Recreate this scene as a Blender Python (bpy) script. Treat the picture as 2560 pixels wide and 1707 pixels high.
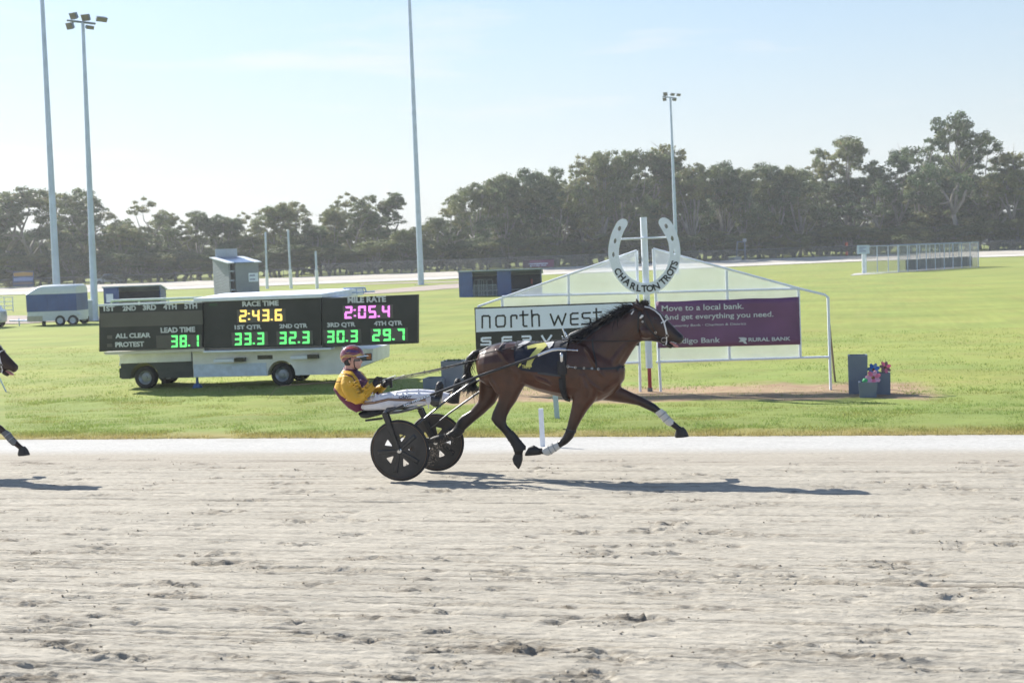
import bpy, bmesh, math, random
import numpy as np
from mathutils import Vector, Matrix
from mathutils.bvhtree import BVHTree

R = math.radians
random.seed(7); rng = np.random.default_rng(7)
for o in list(bpy.data.objects): bpy.data.objects.remove(o)
SC = bpy.context.scene; COL = SC.collection

# ------------------------------------------------------------------ camera, sky, sun, exposure
LENS, CAM_H = 47.0, 2.7
FPX = LENS / 36 * 2560
PSI, PIT, ROL = R(12.5), math.atan(218 / FPX), R(2.0)
FW = Vector((-math.sin(PSI) * math.cos(PIT), math.cos(PSI) * math.cos(PIT), -math.sin(PIT)))
_r0 = Vector((math.cos(PSI), math.sin(PSI), 0)); _u0 = _r0.cross(FW)
RT = _r0 * math.cos(ROL) - _u0 * math.sin(ROL); UP = _u0 * math.cos(ROL) + _r0 * math.sin(ROL)
CP = Vector((0, 0, CAM_H))
cam = bpy.data.cameras.new('camera'); camo = bpy.data.objects.new('camera', cam); COL.objects.link(camo)
cam.lens = LENS; cam.sensor_width = 36; cam.clip_end = 4000; cam.clip_start = 0.1
M4 = Matrix((RT, UP, -FW)).transposed().to_4x4(); M4.translation = CP; camo.matrix_world = M4
cam.dof.use_dof = True; cam.dof.focus_distance = 16.2; cam.dof.aperture_fstop = 3.2
SC.camera = camo
SUN = Vector((-1.22, 0.74, 1.0)).normalized()          # towards the sun: low, from the left and a little behind
world = bpy.data.worlds.new('World'); SC.world = world; world.use_nodes = True
wn, wl = world.node_tree.nodes, world.node_tree.links
wn.clear()
w_out = wn.new('ShaderNodeOutputWorld'); w_bg = wn.new('ShaderNodeBackground'); w_sky = wn.new('ShaderNodeTexSky')
w_sky.sky_type = 'NISHITA'; w_sky.sun_disc = False
w_sky.sun_elevation = math.asin(SUN.z); w_sky.sun_rotation = math.atan2(SUN.x, SUN.y)
w_sky.air_density = 1.0; w_sky.dust_density = 0.5; w_sky.ozone_density = 2.5; w_sky.altitude = 100
w_bg.inputs['Strength'].default_value = 0.084
# thin streaks of high cloud
w_tc = wn.new('ShaderNodeTexCoord'); w_map = wn.new('ShaderNodeMapping'); w_noi = wn.new('ShaderNodeTexNoise')
w_rmp = wn.new('ShaderNodeValToRGB'); w_mix = wn.new('ShaderNodeMixRGB')
w_map.inputs['Scale'].default_value = (2.2, 2.2, 17); w_map.inputs['Location'].default_value = (3.1, 1.7, 0.4)
w_noi.inputs['Scale'].default_value = 2.0; w_noi.inputs['Detail'].default_value = 6; w_noi.inputs['Roughness'].default_value = 0.55
w_rmp.color_ramp.elements[0].position = 0.56; w_rmp.color_ramp.elements[0].color = (0, 0, 0, 1)
w_rmp.color_ramp.elements[1].position = 0.72; w_rmp.color_ramp.elements[1].color = (0.5, 0.5, 0.5, 1)
w_mix.inputs['Color2'].default_value = (6.2, 6.0, 5.9, 1)
wl.new(w_tc.outputs['Generated'], w_map.inputs['Vector']); wl.new(w_map.outputs['Vector'], w_noi.inputs['Vector'])
wl.new(w_noi.outputs['Fac'], w_rmp.inputs['Fac']); wl.new(w_rmp.outputs['Color'], w_mix.inputs['Fac'])
# pale haze low in the sky, the same all round the horizon
w_sep = wn.new('ShaderNodeSeparateXYZ'); w_hz = wn.new('ShaderNodeMapRange'); w_hm = wn.new('ShaderNodeMixRGB')
w_hz.interpolation_type = 'SMOOTHSTEP'; w_hz.inputs['From Min'].default_value = -0.02; w_hz.inputs['From Max'].default_value = 0.36
w_hz.inputs['To Min'].default_value = 0.92; w_hz.inputs['To Max'].default_value = 0.0
w_lo = wn.new('ShaderNodeMapRange'); w_lo.interpolation_type = 'SMOOTHSTEP'; w_lo.inputs['From Min'].default_value = 0.0; w_lo.inputs['From Max'].default_value = 0.20
w_lc = wn.new('ShaderNodeMixRGB'); w_lc.inputs['Color1'].default_value = (4.95, 5.1, 5.1, 1); w_lc.inputs['Color2'].default_value = (3.95, 4.75, 5.2, 1)
wl.new(w_lo.outputs['Result'], w_lc.inputs['Fac']); wl.new(w_lc.outputs['Color'], w_hm.inputs['Color2'])
wl.new(w_tc.outputs['Generated'], w_sep.inputs['Vector']); wl.new(w_sep.outputs['Z'], w_hz.inputs['Value']); wl.new(w_sep.outputs['Z'], w_lo.inputs['Value']); wl.new(w_hz.outputs['Result'], w_hm.inputs['Fac'])
wl.new(w_sky.outputs['Color'], w_hm.inputs['Color1']); wl.new(w_hm.outputs['Color'], w_mix.inputs['Color1']); wl.new(w_mix.outputs['Color'], w_bg.inputs['Color'])
wl.new(w_bg.outputs['Background'], w_out.inputs['Surface'])
sl = bpy.data.lights.new('sun', 'SUN'); slo = bpy.data.objects.new('sun', sl); COL.objects.link(slo)
sl.energy = 4.8; sl.angle = R(0.5); sl.color = (1.0, 0.95, 0.86)
slo.rotation_euler = (-SUN).to_track_quat('-Z', 'Y').to_euler(); slo.location = (-30, 20, 40)
SC.view_settings.view_transform = 'Standard'; SC.view_settings.look = 'None'
SC.view_settings.exposure = 0.95; SC.view_settings.gamma = 1.0; SC.view_settings.use_curve_mapping = False
SC.render.engine = 'CYCLES'
SC.cycles.max_bounces = 6; SC.cycles.transparent_max_bounces = 24

# ------------------------------------------------------------------ measuring helpers
def ray(x, y): return FW + RT * ((x - 1280) / FPX) - UP * ((y - 853.5) / FPX)
def aty(x, y, Y): d = ray(x, y); return CP + d * (Y / d.y)                  # the point on the upright plane at distance Y
def atz(x, y, z): d = ray(x, y); return CP + d * ((z - CAM_H) / d.z)
def onplane(x, y, p0, n): d = ray(x, y); return CP + d * ((p0 - CP).dot(n) / d.dot(n))
def z1(x, y): return 800 + x / 3.7333, 820 + y / 3.7333
def z2(x, y): return 1100 + x / 3.0152, 720 + y / 3.0152
def z8(x, y): return 820 + x / 7.842, 850 + y / 7.842
def z9(x, y): return 920 + x / 6.03, 960 + y / 6.03
def sstep(t): t = np.clip(t, 0, 1); return t * t * (3 - 2 * t)

INZ = -0.65                                                                # level of the infield
_in_px = [(-500, 756), (0, 739), (300, 730), (668, 716), (940, 706), (1178, 698), (1382, 687), (1800, 670), (2150, 654), (2450, 645), (3000, 628)]
_in = [atz(x, y, INZ) for x, y in _in_px]
_az = np.array([math.atan2(p.x, p.y) for p in _in]); _rr = np.array([math.hypot(p.x, p.y) for p in _in])
def r_in(x, y): return np.interp(np.arctan2(x, y), _az, _rr)
TRW = 25.0
def tz(x, y):                                                              # ground height
    x = np.asarray(x, float); y = np.asarray(y, float)
    z = -0.05 * (y - 15.36)
    z = np.where(y > 21.3, -0.297 + (INZ + 0.297) * sstep((y - 21.2) / 8.5), z)
    t = np.clip((np.hypot(x, y) - r_in(x, y)) / TRW, 0, 1)
    return np.where(y > 60, INZ + (0.12 - INZ) * t, z)
def G(px, py):                                                             # the ground point seen at a place in the photograph
    z = INZ
    for _ in range(12):
        p = atz(px, py, z); z = float(tz(p.x, p.y))
    return p

# ------------------------------------------------------------------ materials
MATS = {}
def mat(name, col, rough=0.6, metal=0.0, var=0.12, scale=6.0, bump=0.0, bscale=60.0, spec=0.5, emit=None, estr=1.0, attr=None, alpha=None, coat=0.0, sheen=0.0, transl=0.0, stretch=None):
    if name in MATS: return MATS[name]
    m = bpy.data.materials.new(name); m.use_nodes = True; MATS[name] = m
    n, l = m.node_tree.nodes, m.node_tree.links
    b = n['Principled BSDF']; out = n['Material Output']
    b.inputs['Roughness'].default_value = rough; b.inputs['Metallic'].default_value = metal
    b.inputs['Specular IOR Level'].default_value = spec
    b.inputs['Coat Weight'].default_value = coat
    if sheen: b.inputs['Sheen Weight'].default_value = sheen
    tc = n.new('ShaderNodeTexCoord')
    vec = tc.outputs['Object']
    if stretch:
        mp = n.new('ShaderNodeMapping'); mp.inputs['Scale'].default_value = stretch
        l.new(vec, mp.inputs['Vector']); vec = mp.outputs['Vector']
    noi = n.new('ShaderNodeTexNoise'); noi.inputs['Scale'].default_value = scale; noi.inputs['Detail'].default_value = 5
    l.new(vec, noi.inputs['Vector'])
    mr = n.new('ShaderNodeMapRange'); mr.inputs['To Min'].default_value = 1 - var; mr.inputs['To Max'].default_value = 1 + var
    mr.inputs['From Min'].default_value = 0.3; mr.inputs['From Max'].default_value = 0.7
    l.new(noi.outputs['Fac'], mr.inputs['Value'])
    mx = n.new('ShaderNodeVectorMath'); mx.operation = 'SCALE'
    if attr:
        at = n.new('ShaderNodeAttribute'); at.attribute_name = attr; l.new(at.outputs['Color'], mx.inputs[0])
    else: mx.inputs[0].default_value = col[:3]
    l.new(mr.outputs['Result'], mx.inputs['Scale']); l.new(mx.outputs['Vector'], b.inputs['Base Color'])
    if bump:
        n2 = n.new('ShaderNodeTexNoise'); n2.inputs['Scale'].default_value = bscale; n2.inputs['Detail'].default_value = 4
        l.new(vec, n2.inputs['Vector'])
        bp = n.new('ShaderNodeBump'); bp.inputs['Strength'].default_value = bump; bp.inputs['Distance'].default_value = 0.02
        l.new(n2.outputs['Fac'], bp.inputs['Height']); l.new(bp.outputs['Normal'], b.inputs['Normal'])
    if emit:
        b.inputs['Emission Color'].default_value = (*emit, 1); b.inputs['Emission Strength'].default_value = estr
    sh = b.outputs['BSDF']
    if transl:
        t = n.new('ShaderNodeBsdfTranslucent'); l.new(mx.outputs['Vector'], t.inputs['Color'])
        ms = n.new('ShaderNodeMixShader'); ms.inputs[0].default_value = transl
        l.new(sh, ms.inputs[1]); l.new(t.outputs['BSDF'], ms.inputs[2]); sh = ms.outputs['Shader']
    if alpha is not None:
        t = n.new('ShaderNodeBsdfTransparent'); ms = n.new('ShaderNodeMixShader'); ms.inputs[0].default_value = alpha
        l.new(t.outputs['BSDF'], ms.inputs[1]); l.new(sh, ms.inputs[2]); sh = ms.outputs['Shader']
    l.new(sh, out.inputs['Surface'])
    return m
black = mat('black_rubber', (0.018, 0.018, 0.02), 0.7, bump=0.2)
blackp = mat('black_paint', (0.016, 0.017, 0.02), 0.35, coat=0.3)
leather = mat('black_leather', (0.014, 0.014, 0.017), 0.45, bump=0.3, bscale=150)
steel = mat('polished_steel', (0.62, 0.63, 0.65), 0.25, 1.0)
galv = mat('galvanised_steel', (0.48, 0.57, 0.72), 0.5, 0.35, var=0.1, scale=1.5)
white = mat('white_paint', (0.77, 0.82, 0.91), 0.45, var=0.06, bump=0.05)
whited = mat('aged_white_paint', (0.80, 0.82, 0.85), 0.5, var=0.12, scale=2.0, bump=0.08)
cream = mat('cream_enamel', (0.62, 0.60, 0.53), 0.4, var=0.1, scale=2.0)
navy = mat('navy_metal', (0.045, 0.095, 0.29), 0.4, var=0.15, scale=1.5)
maroon = mat('maroon_vinyl', (0.165, 0.065, 0.165), 0.45, var=0.15, scale=1.2, bump=0.25, bscale=2.5)
board = mat('black_board', (0.032, 0.033, 0.034), 0.5, var=0.25, scale=1.5)
signw = mat('sign_white', (0.74, 0.83, 0.97), 0.4, var=0.05, scale=1.0)
signk = mat('sign_black', (0.022, 0.026, 0.028), 0.45)
greyp = mat('planter_grey', (0.185, 0.215, 0.285), 0.6, var=0.08, scale=2.0, bump=0.1)
glassm = mat('dark_glass', (0.01, 0.012, 0.014), 0.08, spec=0.8)

# ------------------------------------------------------------------ object helpers
ROOT = {}
def setp(o, label=None, cat=None, group=None, kind=None):
    if label: o['label'] = label
    if cat: o['category'] = cat
    if group: o['group'] = group
    if kind: o['kind'] = kind
    return o
def thing(name, label, cat, loc=(0, 0, 0), rz=0.0, group=None):
    o = bpy.data.objects.new(name, None); COL.objects.link(o); o.empty_display_size = 0.2
    o.location = loc; o.rotation_euler = (0, 0, rz); ROOT[o] = o
    return setp(o, label, cat, group)
def rootmat(p):
    r = ROOT.get(p, p); return Matrix.Translation(r.location) @ r.rotation_euler.to_matrix().to_4x4()
def link(name, me, m, parent=None, smooth=False):
    o = bpy.data.objects.new(name, me); COL.objects.link(o)
    if m is not None and not me.materials: me.materials.append(m)
    if smooth and len(me.polygons): me.polygons.foreach_set('use_smooth', [True] * len(me.polygons))
    if parent is not None:
        o.parent = parent; ROOT[o] = ROOT.get(parent, parent)
    return o
def mesh(name, V, F):
    me = bpy.data.meshes.new(name); me.from_pydata([tuple(v) for v in V], [], F); me.update(); return me
def npmesh(name, V, F):                                                    # fast: F is an (n,k) array
    V = np.ascontiguousarray(V, np.float32); F = np.ascontiguousarray(F, np.int32); n, k = F.shape
    me = bpy.data.meshes.new(name)
    me.vertices.add(len(V)); me.vertices.foreach_set('co', V.ravel())
    me.loops.add(n * k); me.loops.foreach_set('vertex_index', F.ravel())
    me.polygons.add(n); me.polygons.foreach_set('loop_start', np.arange(0, n * k, k, dtype=np.int32))
    me.update(calc_edges=True); return me
def vcol(me, C, name='Col'):
    a = me.color_attributes.new(name, 'FLOAT_COLOR', 'POINT')
    C = np.c_[np.asarray(C, np.float32).reshape(len(me.vertices), 3), np.ones(len(me.vertices), np.float32)]
    a.data.foreach_set('color', np.ascontiguousarray(C, np.float32).ravel())
class MB:
    """collects shapes, then links them as one mesh object"""
    def __init__(s): s.V = []; s.F = []
    def add(s, V, F):
        o = len(s.V); s.V += [Vector(v) for v in V]; s.F += [tuple(i + o for i in f) for f in F]; return s
    def hexa(s, P): return s.add(P, [(0, 3, 2, 1), (4, 5, 6, 7), (0, 1, 5, 4), (1, 2, 6, 5), (2, 3, 7, 6), (3, 0, 4, 7)])
    def box(s, a, b):
        x0, y0, z0 = a; x1, y1, z1_ = b
        return s.hexa([(x0, y0, z0), (x1, y0, z0), (x1, y1, z0), (x0, y1, z0), (x0, y0, z1_), (x1, y0, z1_), (x1, y1, z1_), (x0, y1, z1_)])
    def cbox(s, c, d): return s.box([c[i] - d[i] / 2 for i in range(3)], [c[i] + d[i] / 2 for i in range(3)])
    def tube(s, P, r, n=8, cap=True):
        P = [Vector(p) for p in P]; k = len(P); rs = r if isinstance(r, (list, tuple)) else [r] * k
        V = []; F = []; ref = None
        for i in range(k):
            t = (P[min(i + 1, k - 1)] - P[max(i - 1, 0)]); t = t.normalized() if t.length > 1e-9 else Vector((0, 0, 1))
            if ref is None: ref = t.orthogonal().normalized()
            ref = (ref - t * ref.dot(t)); ref = ref.normalized() if ref.length > 1e-6 else t.orthogonal().normalized()
            b = t.cross(ref)
            for j in range(n):
                a = 2 * math.pi * j / n; V.append(P[i] + (ref * math.cos(a) + b * math.sin(a)) * rs[i])
        for i in range(k - 1):
            for j in range(n):
                F.append((i * n + j, i * n + (j + 1) % n, (i + 1) * n + (j + 1) % n, (i + 1) * n + j))
        if cap: F.append(tuple(range(n))[::-1]); F.append(tuple(range((k - 1) * n, k * n)))
        return s.add(V, F)
    def chain(s, P, rs, n=12):                                             # a tube with rounded ends
        P = [Vector(p) for p in P]
        d0 = (P[0] - P[1]).normalized(); d1 = (P[-1] - P[-2]).normalized()
        PP = [P[0] + d0 * rs[0] * 0.95, P[0] + d0 * rs[0] * 0.6] + P + [P[-1] + d1 * rs[-1] * 0.6, P[-1] + d1 * rs[-1] * 0.95]
        return s.tube(PP, [rs[0] * 0.3, rs[0] * 0.8] + list(rs) + [rs[-1] * 0.8, rs[-1] * 0.3], n)
    def lathe(s, prof, c, axis=Vector((0, 1, 0)), n=32, close=False):      # prof: (radius, offset along the axis)
        axis = Vector(axis).normalized(); u = axis.orthogonal().normalized(); v = axis.cross(u); c = Vector(c)
        V = []; F = []; k = len(prof)
        for r, h in prof:
            for j in range(n):
                a = 2 * math.pi * j / n; V.append(c + axis * h + (u * math.cos(a) + v * math.sin(a)) * r)
        for i in range(k if close else k - 1):
            for j in range(n):
                i2 = (i + 1) % k; F.append((i * n + j, i * n + (j + 1) % n, i2 * n + (j + 1) % n, i2 * n + j))
        if not close: F.append(tuple(range(n))[::-1]); F.append(tuple(range((k - 1) * n, k * n)))
        return s.add(V, F)
    def loft(s, rings, cap=True):
        n = len(rings[0]); V = [p for r in rings for p in r]; F = []
        for i in range(len(rings) - 1):
            for j in range(n):
                F.append((i * n + j, i * n + (j + 1) % n, (i + 1) * n + (j + 1) % n, (i + 1) * n + j))
        if cap: F.append(tuple(range(n))[::-1]); F.append(tuple(range((len(rings) - 1) * n, len(rings) * n)))
        return s.add(V, F)
    def prism(s, P, d):                                                    # polygon P pushed along d
        n = len(P); P = [Vector(p) for p in P]; d = Vector(d)
        return s.add(P + [p + d for p in P], [tuple(range(n))[::-1], tuple(range(n, 2 * n))] + [(i, (i + 1) % n, n + (i + 1) % n, n + i) for i in range(n)])
    def build(s, name, m, parent=None, smooth=False, world=True, bevel=0.0):
        V = s.V
        if world and parent is not None:
            inv = rootmat(parent).inverted(); V = [inv @ v for v in V]
        me = mesh(name, V, s.F)
        bm = bmesh.new(); bm.from_mesh(me); bmesh.ops.recalc_face_normals(bm, faces=bm.faces)
        if bevel: bmesh.ops.bevel(bm, geom=bm.edges[:], offset=bevel, segments=2, affect='EDGES', profile=0.6)
        bm.to_mesh(me); bm.free()
        o = link(name, me, m, parent)
        if smooth:
            me.polygons.foreach_set('use_smooth', [True] * len(me.polygons))
            try: me.set_sharp_from_angle(angle=R(38))
            except Exception: pass
        return o
def ring(a, b, hw, yo, n=20, e=2.3):
    """an oval section between outline points a and b (on the plane of the thing), half as wide as hw across it"""
    c = (a + b) / 2; u = (a - b) / 2; v = Vector((0, hw, 0)); out = []
    for j in range(n):
        t = 2 * math.pi * j / n; ct, st = math.cos(t), math.sin(t)
        p = math.copysign(abs(ct) ** (2 / e), ct); q = math.copysign(abs(st) ** (2 / e), st)
        out.append(c + u * p + v * q)
    return out
def outline_loft(mb, zf, Y, secs, n=20, e=2.3):
    rs = []
    for s_ in secs:
        (ax, ay), (bx, by), hw = s_[:3]; yo = s_[3] if len(s_) > 3 else 0.0
        rs.append(ring(aty(*zf(ax, ay), Y + yo), aty(*zf(bx, by), Y + yo), hw, yo, n, e))
    mb.loft(rs); return rs
def fuse(mb, voxel, it=4, fac=0.5):
    """grow the overlapping shapes into one continuous skin"""
    me = mesh('fuse', mb.V, mb.F)
    bm = bmesh.new(); bm.from_mesh(me); bmesh.ops.recalc_face_normals(bm, faces=bm.faces); bm.to_mesh(me); bm.free()
    o = bpy.data.objects.new('fuse', me); COL.objects.link(o)
    r = o.modifiers.new('r', 'REMESH'); r.mode = 'VOXEL'; r.voxel_size = voxel; r.use_smooth_shade = True
    s_ = o.modifiers.new('s', 'SMOOTH'); s_.factor = fac; s_.iterations = it
    dg = bpy.context.evaluated_depsgraph_get(); out = bpy.data.meshes.new_from_object(o.evaluated_get(dg))
    bpy.data.objects.remove(o); return out
def place(name, me, m, parent, smooth=True):                              # a world-space mesh put under its thing
    if parent is not None: me.transform(rootmat(parent).inverted())
    return link(name, me, m, parent, smooth)
def coords(me): a = np.empty(len(me.vertices) * 3, np.float32); me.vertices.foreach_get('co', a); return a.reshape(-1, 3)
def copy_tree(o, parent=None):
    c = o.copy(); COL.objects.link(c)
    if parent is not None: c.parent = parent
    for ch in list(o.children): copy_tree(ch, c)
    return c
_tcache = {}
def text2d(body, bold=0.0, shear=0.0, space=1.0):
    k = (body, bold, shear, space)
    if k not in _tcache:
        cu = bpy.data.curves.new('t', 'FONT'); cu.body = body; cu.offset = bold; cu.shear = shear; cu.space_character = space; cu.resolution_u = 3; cu.fill_mode = 'FRONT'
        o = bpy.data.objects.new('t', cu); COL.objects.link(o)
        dg = bpy.context.evaluated_depsgraph_get(); me = bpy.data.meshes.new_from_object(o.evaluated_get(dg))
        V = coords(me)[:, :2].copy(); F = [tuple(p.vertices) for p in me.polygons]
        bpy.data.objects.remove(o); bpy.data.meshes.remove(me)
        mn, mxx = V.min(0), V.max(0); _tcache[k] = ((V - mn) / (mxx - mn), F, (mxx - mn))
    return _tcache[k]
def lettering(name, body, P, U, Wv, nrm, m, parent, bold=0.02, shear=0.0, th=0.004, world=True, space=1.0):
    """raised letters filling the box at corner P with edge vectors U (right) and Wv (up)"""
    V, F, _ = text2d(body, bold, shear, space); P = Vector(P); U = Vector(U); Wv = Vector(Wv); nrm = Vector(nrm).normalized()
    mb = MB(); top = [P + U * float(a) + Wv * float(b) + nrm * th for a, b in V]
    mb.add(top, F)
    ec = {}
    for f in F:
        for i in range(len(f)):
            e = (f[i], f[(i + 1) % len(f)]); ec[tuple(sorted(e))] = ec.get(tuple(sorted(e)), 0) + 1
    base = [p - nrm * th for p in top]; n0 = len(mb.V); mb.V += base
    for (a, b), c in ec.items():
        if c == 1: mb.F.append((a, b, n0 + b, n0 + a))
    return mb.build(name, m, parent, world=world)
SEG = {'0': 'abcdef', '1': 'bc', '2': 'abged', '3': 'abgcd', '4': 'fgbc', '5': 'afgcd', '6': 'afgedc', '7': 'abc', '8': 'abcdefg', '9': 'abcdfg'}
def segs(mb, text, x0, z0, x1, z1_, y, d, w=0.205):
    """seven segment figures as small slabs, filling a box in the x-z plane"""
    n = sum(1 for c in text if c in SEG); k = len(text) - n
    cw = (x1 - x0) / (n + 0.32 * k); h = z1_ - z0; x = x0
    for c in text:
        if c in SEG:
            gw = cw * 0.80; t = gw * w * 1.25
            L = lambda a, b: (x + a * gw, z0 + b * h)
            S = {'a': ((0.12, 1), (0.98, 1), (0.86, 1 - t / h), (0.24, 1 - t / h)), 'd': ((0.02, 0), (0.88, 0), (0.78, t / h), (0.14, t / h)),
                 'g': ((0.12, 0.5 + t / h / 2), (0.88, 0.5 + t / h / 2), (0.88, 0.5 - t / h / 2), (0.12, 0.5 - t / h / 2)),
                 'f': ((0.06, 0.98), (0.06 + t / gw, 0.92), (0.04 + t / gw, 0.55), (0.02, 0.52)), 'e': ((0.0, 0.48), (t / gw, 0.45), (t / gw, 0.08), (0.0, 0.02)),
                 'b': ((1.0, 0.98), (1 - t / gw, 0.92), (1 - t / gw, 0.55), (0.98, 0.52)), 'c': ((0.97, 0.48), (0.97 - t / gw, 0.45), (0.95 - t / gw, 0.08), (0.95, 0.02))}
            for q in SEG[c]: mb.prism([(L(*p)[0], y, L(*p)[1]) for p in S[q]], (0, d, 0))
            x += cw
        else:
            for zc in ((0.06,) if c == '.' else (0.15, 0.62)):
                mb.box((x - cw * 0.10, y + min(d, 0), z0 + zc * h), (x + cw * 0.12, y + max(d, 0), z0 + (zc + 0.13) * h))
            x += cw * 0.32

# ------------------------------------------------------------------ noise for relief
_P = rng.permutation(1024); _Pv = rng.random(1024)
def vnoise(x, y, s=0):
    xi = np.floor(x).astype(int); yi = np.floor(y).astype(int); fx = x - xi; fy = y - yi
    fx = fx * fx * (3 - 2 * fx); fy = fy * fy * (3 - 2 * fy)
    h = lambda a, b: _Pv[(_P[(a + s * 131) & 1023] + b * 7 + s * 17) & 1023] if False else _Pv[_P[(_P[(a + s * 131) & 1023] + b) & 1023]]
    return (h(xi, yi) * (1 - fx) + h(xi + 1, yi) * fx) * (1 - fy) + (h(xi, yi + 1) * (1 - fx) + h(xi + 1, yi + 1) * fx) * fy
def fbm(x, y, o=4, s=0):
    a = 0; w = 0.5
    for i in range(o): a = a + w * vnoise(x * 2 ** i, y * 2 ** i, s + i); w *= 0.5
    return a
def grid(xs, ys):
    X, Y = np.meshgrid(xs, ys); ny, nx = X.shape
    i = np.arange(ny * nx).reshape(ny, nx)
    F = np.stack([i[:-1, :-1], i[:-1, 1:], i[1:, 1:], i[1:, :-1]], -1).reshape(-1, 4)
    return X, Y, F
def edge_y(x): return 21.3 + 0.10 * (fbm(x * 1.3, x * 0 + 3.3, 3, 5) - 0.45) + 0.10 * (vnoise(x * 6, x * 0, 9) - 0.5)

# ------------------------------------------------------------------ the race track: sand with harrow lines, wheel ruts, hoof prints
xs = np.r_[-260, -180, -120, -80, -50, -35, -26, np.arange(-17.5, 5.5, 0.028), 9, 15, 25, 45, 80, 140, 260]
ys = [-9, -5, -1, 2, 4.5]; y = 6.2
while y < 21.9: ys.append(y); y += 0.0135 * (y / 7) ** 1.75
ys.append(22.1); ys = np.array(ys)
X, Y, F = grid(xs, ys)
lane = Y + X * 0.012 + 0.05 * np.sin(X * 0.21)
fine = vnoise(X * 1.2, lane * 34, 1) * 0.5 + vnoise(X * 3.5, lane * 70, 2) * 0.5
smooth_band = sstep((Y - 17.0) / 0.5) * (1 - sstep((Y - 21.2) / 0.3))     # rolled strip by the rail side
rough = 1 - 0.82 * smooth_band
HZ = (fine - 0.5) * 0.013 * rough
HZ += (vnoise(X * 0.25, (Y + X * 0.015) * 21, 3) - 0.5) * 0.014 * rough + (vnoise(X * 0.15, (Y + X * 0.012) * 46, 8) - 0.5) * 0.009 * rough
HZ += (fbm(X * 1.6, Y * 13, 3, 11) - 0.45) * 0.009 * rough
HZ += (vnoise(X * 11, Y * 42, 15) - 0.5) * 0.013 * rough
HZ += (fbm(X * 0.6, Y * 1.4, 3, 20) - 0.45) * 0.008 * rough
damp = np.zeros_like(X)
# wheel ruts, each with a toothed trace
for k in range(90):
    yk = rng.uniform(6.3, 17.6); sl_ = rng.normal(0.012, 0.012); ph = rng.uniform(0, 6); w = rng.uniform(0.006, 0.014)
    x0, x1 = (-30, 20) if rng.random() < 0.6 else sorted(rng.uniform(-18, 6, 2))
    d = (Y + X * sl_ + 0.06 * np.sin(X * 0.3 + ph)) - yk
    pr = np.exp(-(d / w) ** 2) * sstep((X - x0) / 1.5) * sstep((x1 - X) / 1.5)
    tooth = 0.55 + 0.45 * vnoise(X * 14, X * 0 + k, 30)
    dp_ = rng.uniform(0.5, 1.2) * (2.2 if k % 4 == 0 else 1); HZ -= pr * 0.022 * tooth * dp_; HZ += np.exp(-((np.abs(d) - 2.2 * w) / w) ** 2) * 0.006 * tooth * rough
    damp += pr * 0.75 * tooth
clod_at = []
# hoof prints with thrown clods
def patch(cx, cy, rad): 
    a, b = np.searchsorted(xs, [cx - rad * 3.4, cx + rad * 3.4]); c, d = np.searchsorted(ys, [cy - rad * 1.4, cy + rad * 1.4]); return slice(c, d), slice(a, b)
for k in range(560):
    cy = 6.4 + 11.6 * rng.random() ** 1.25; cx = rng.uniform(-0.62, 0.23) * cy * 1.35 - 0.6
    rad = rng.uniform(0.035, 0.115); clod_at.append((cx, cy, rad)); S = patch(cx, cy, rad * 2)
    dx = X[S] - cx; dy = Y[S] - cy; dd = np.hypot(dx / 2.4, dy)
    lump = vnoise(X[S] * 11, Y[S] * 30, 40 + k % 7); lump2 = vnoise(X[S] * 30, Y[S] * 55, 50 + k % 5)
    env = np.exp(-(dd / rad) ** 2)
    sc = rng.uniform(0.5, 1.25)
    HZ[S] += env * ((lump - 0.45) * 0.036 + (lump2 - 0.5) * 0.032) * sc
    HZ[S] -= np.exp(-((dx - 0.05) ** 2 + dy ** 2) / 0.05 ** 2) * 0.026 * sc
    damp[S] += env * np.clip(lump2 * 2.2 - 0.7, 0, 1) * rng.uniform(0.35, 1.0)
damp = np.clip(damp, 0, 1)
Z = -0.05 * (Y - 15.36) + HZ
Z = np.where(Y > 21.3, -0.297 + (tz(X, Y) + 0.297) + HZ - 0.012, Z)
dust = np.array([0.395, 0.366, 0.312]); wet = np.array([0.20, 0.175, 0.14]); pale = np.array([0.475, 0.47, 0.455]); tan = np.array([0.36, 0.325, 0.275])
col = dust * (0.90 + 0.2 * fbm(X * 1.1, lane * 2.4, 4, 60))[..., None] * (0.86 + 0.28 * vnoise(X * 0.35, lane * 30, 61))[..., None]
wob = Y + 0.10 * (fbm(X * 0.5, X * 0, 3, 70) - 0.5)
bt = (sstep((wob - 16.9) / 0.4) * (1 - sstep((wob - 18.9) / 0.35)))[..., None]; col = col * (1 - bt * 0.55) + tan * bt * 0.55
bp_ = (sstep((wob + 0.25 * (fbm(X * 2, Y * 6, 3, 77) - .5) - 18.3) / 1.3) * (1 - 0.35 * sstep((wob - 20.6) / 0.8)))[..., None]
col = col * (1 - bp_) + pale * bp_ * (0.94 + 0.12 * fbm(X * 3, Y * 5, 3, 71))[..., None]
dk = (np.clip(fbm(X * 1.4, Y * 7, 4, 72) * 2.6 - 1.45, 0, 1) * sstep((Y - 19.9) / 0.8))[..., None]; col = col * (1 - dk * 0.55) + wet * dk * 0.55
col = col * (1 - damp[..., None]) + wet * damp[..., None]
me = npmesh('race_track', np.stack([X, Y, Z], -1).reshape(-1, 3), F); vcol(me, col.reshape(-1, 3))
sandm = mat('track_sand', (0.4, 0.37, 0.32), 0.95, attr='Col', var=0.20, scale=55, bump=0.5, bscale=110, spec=0.15, stretch=(.28, 1, 1))
o = link('race_track', me, sandm, None, True); setp(o, kind='structure')

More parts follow.
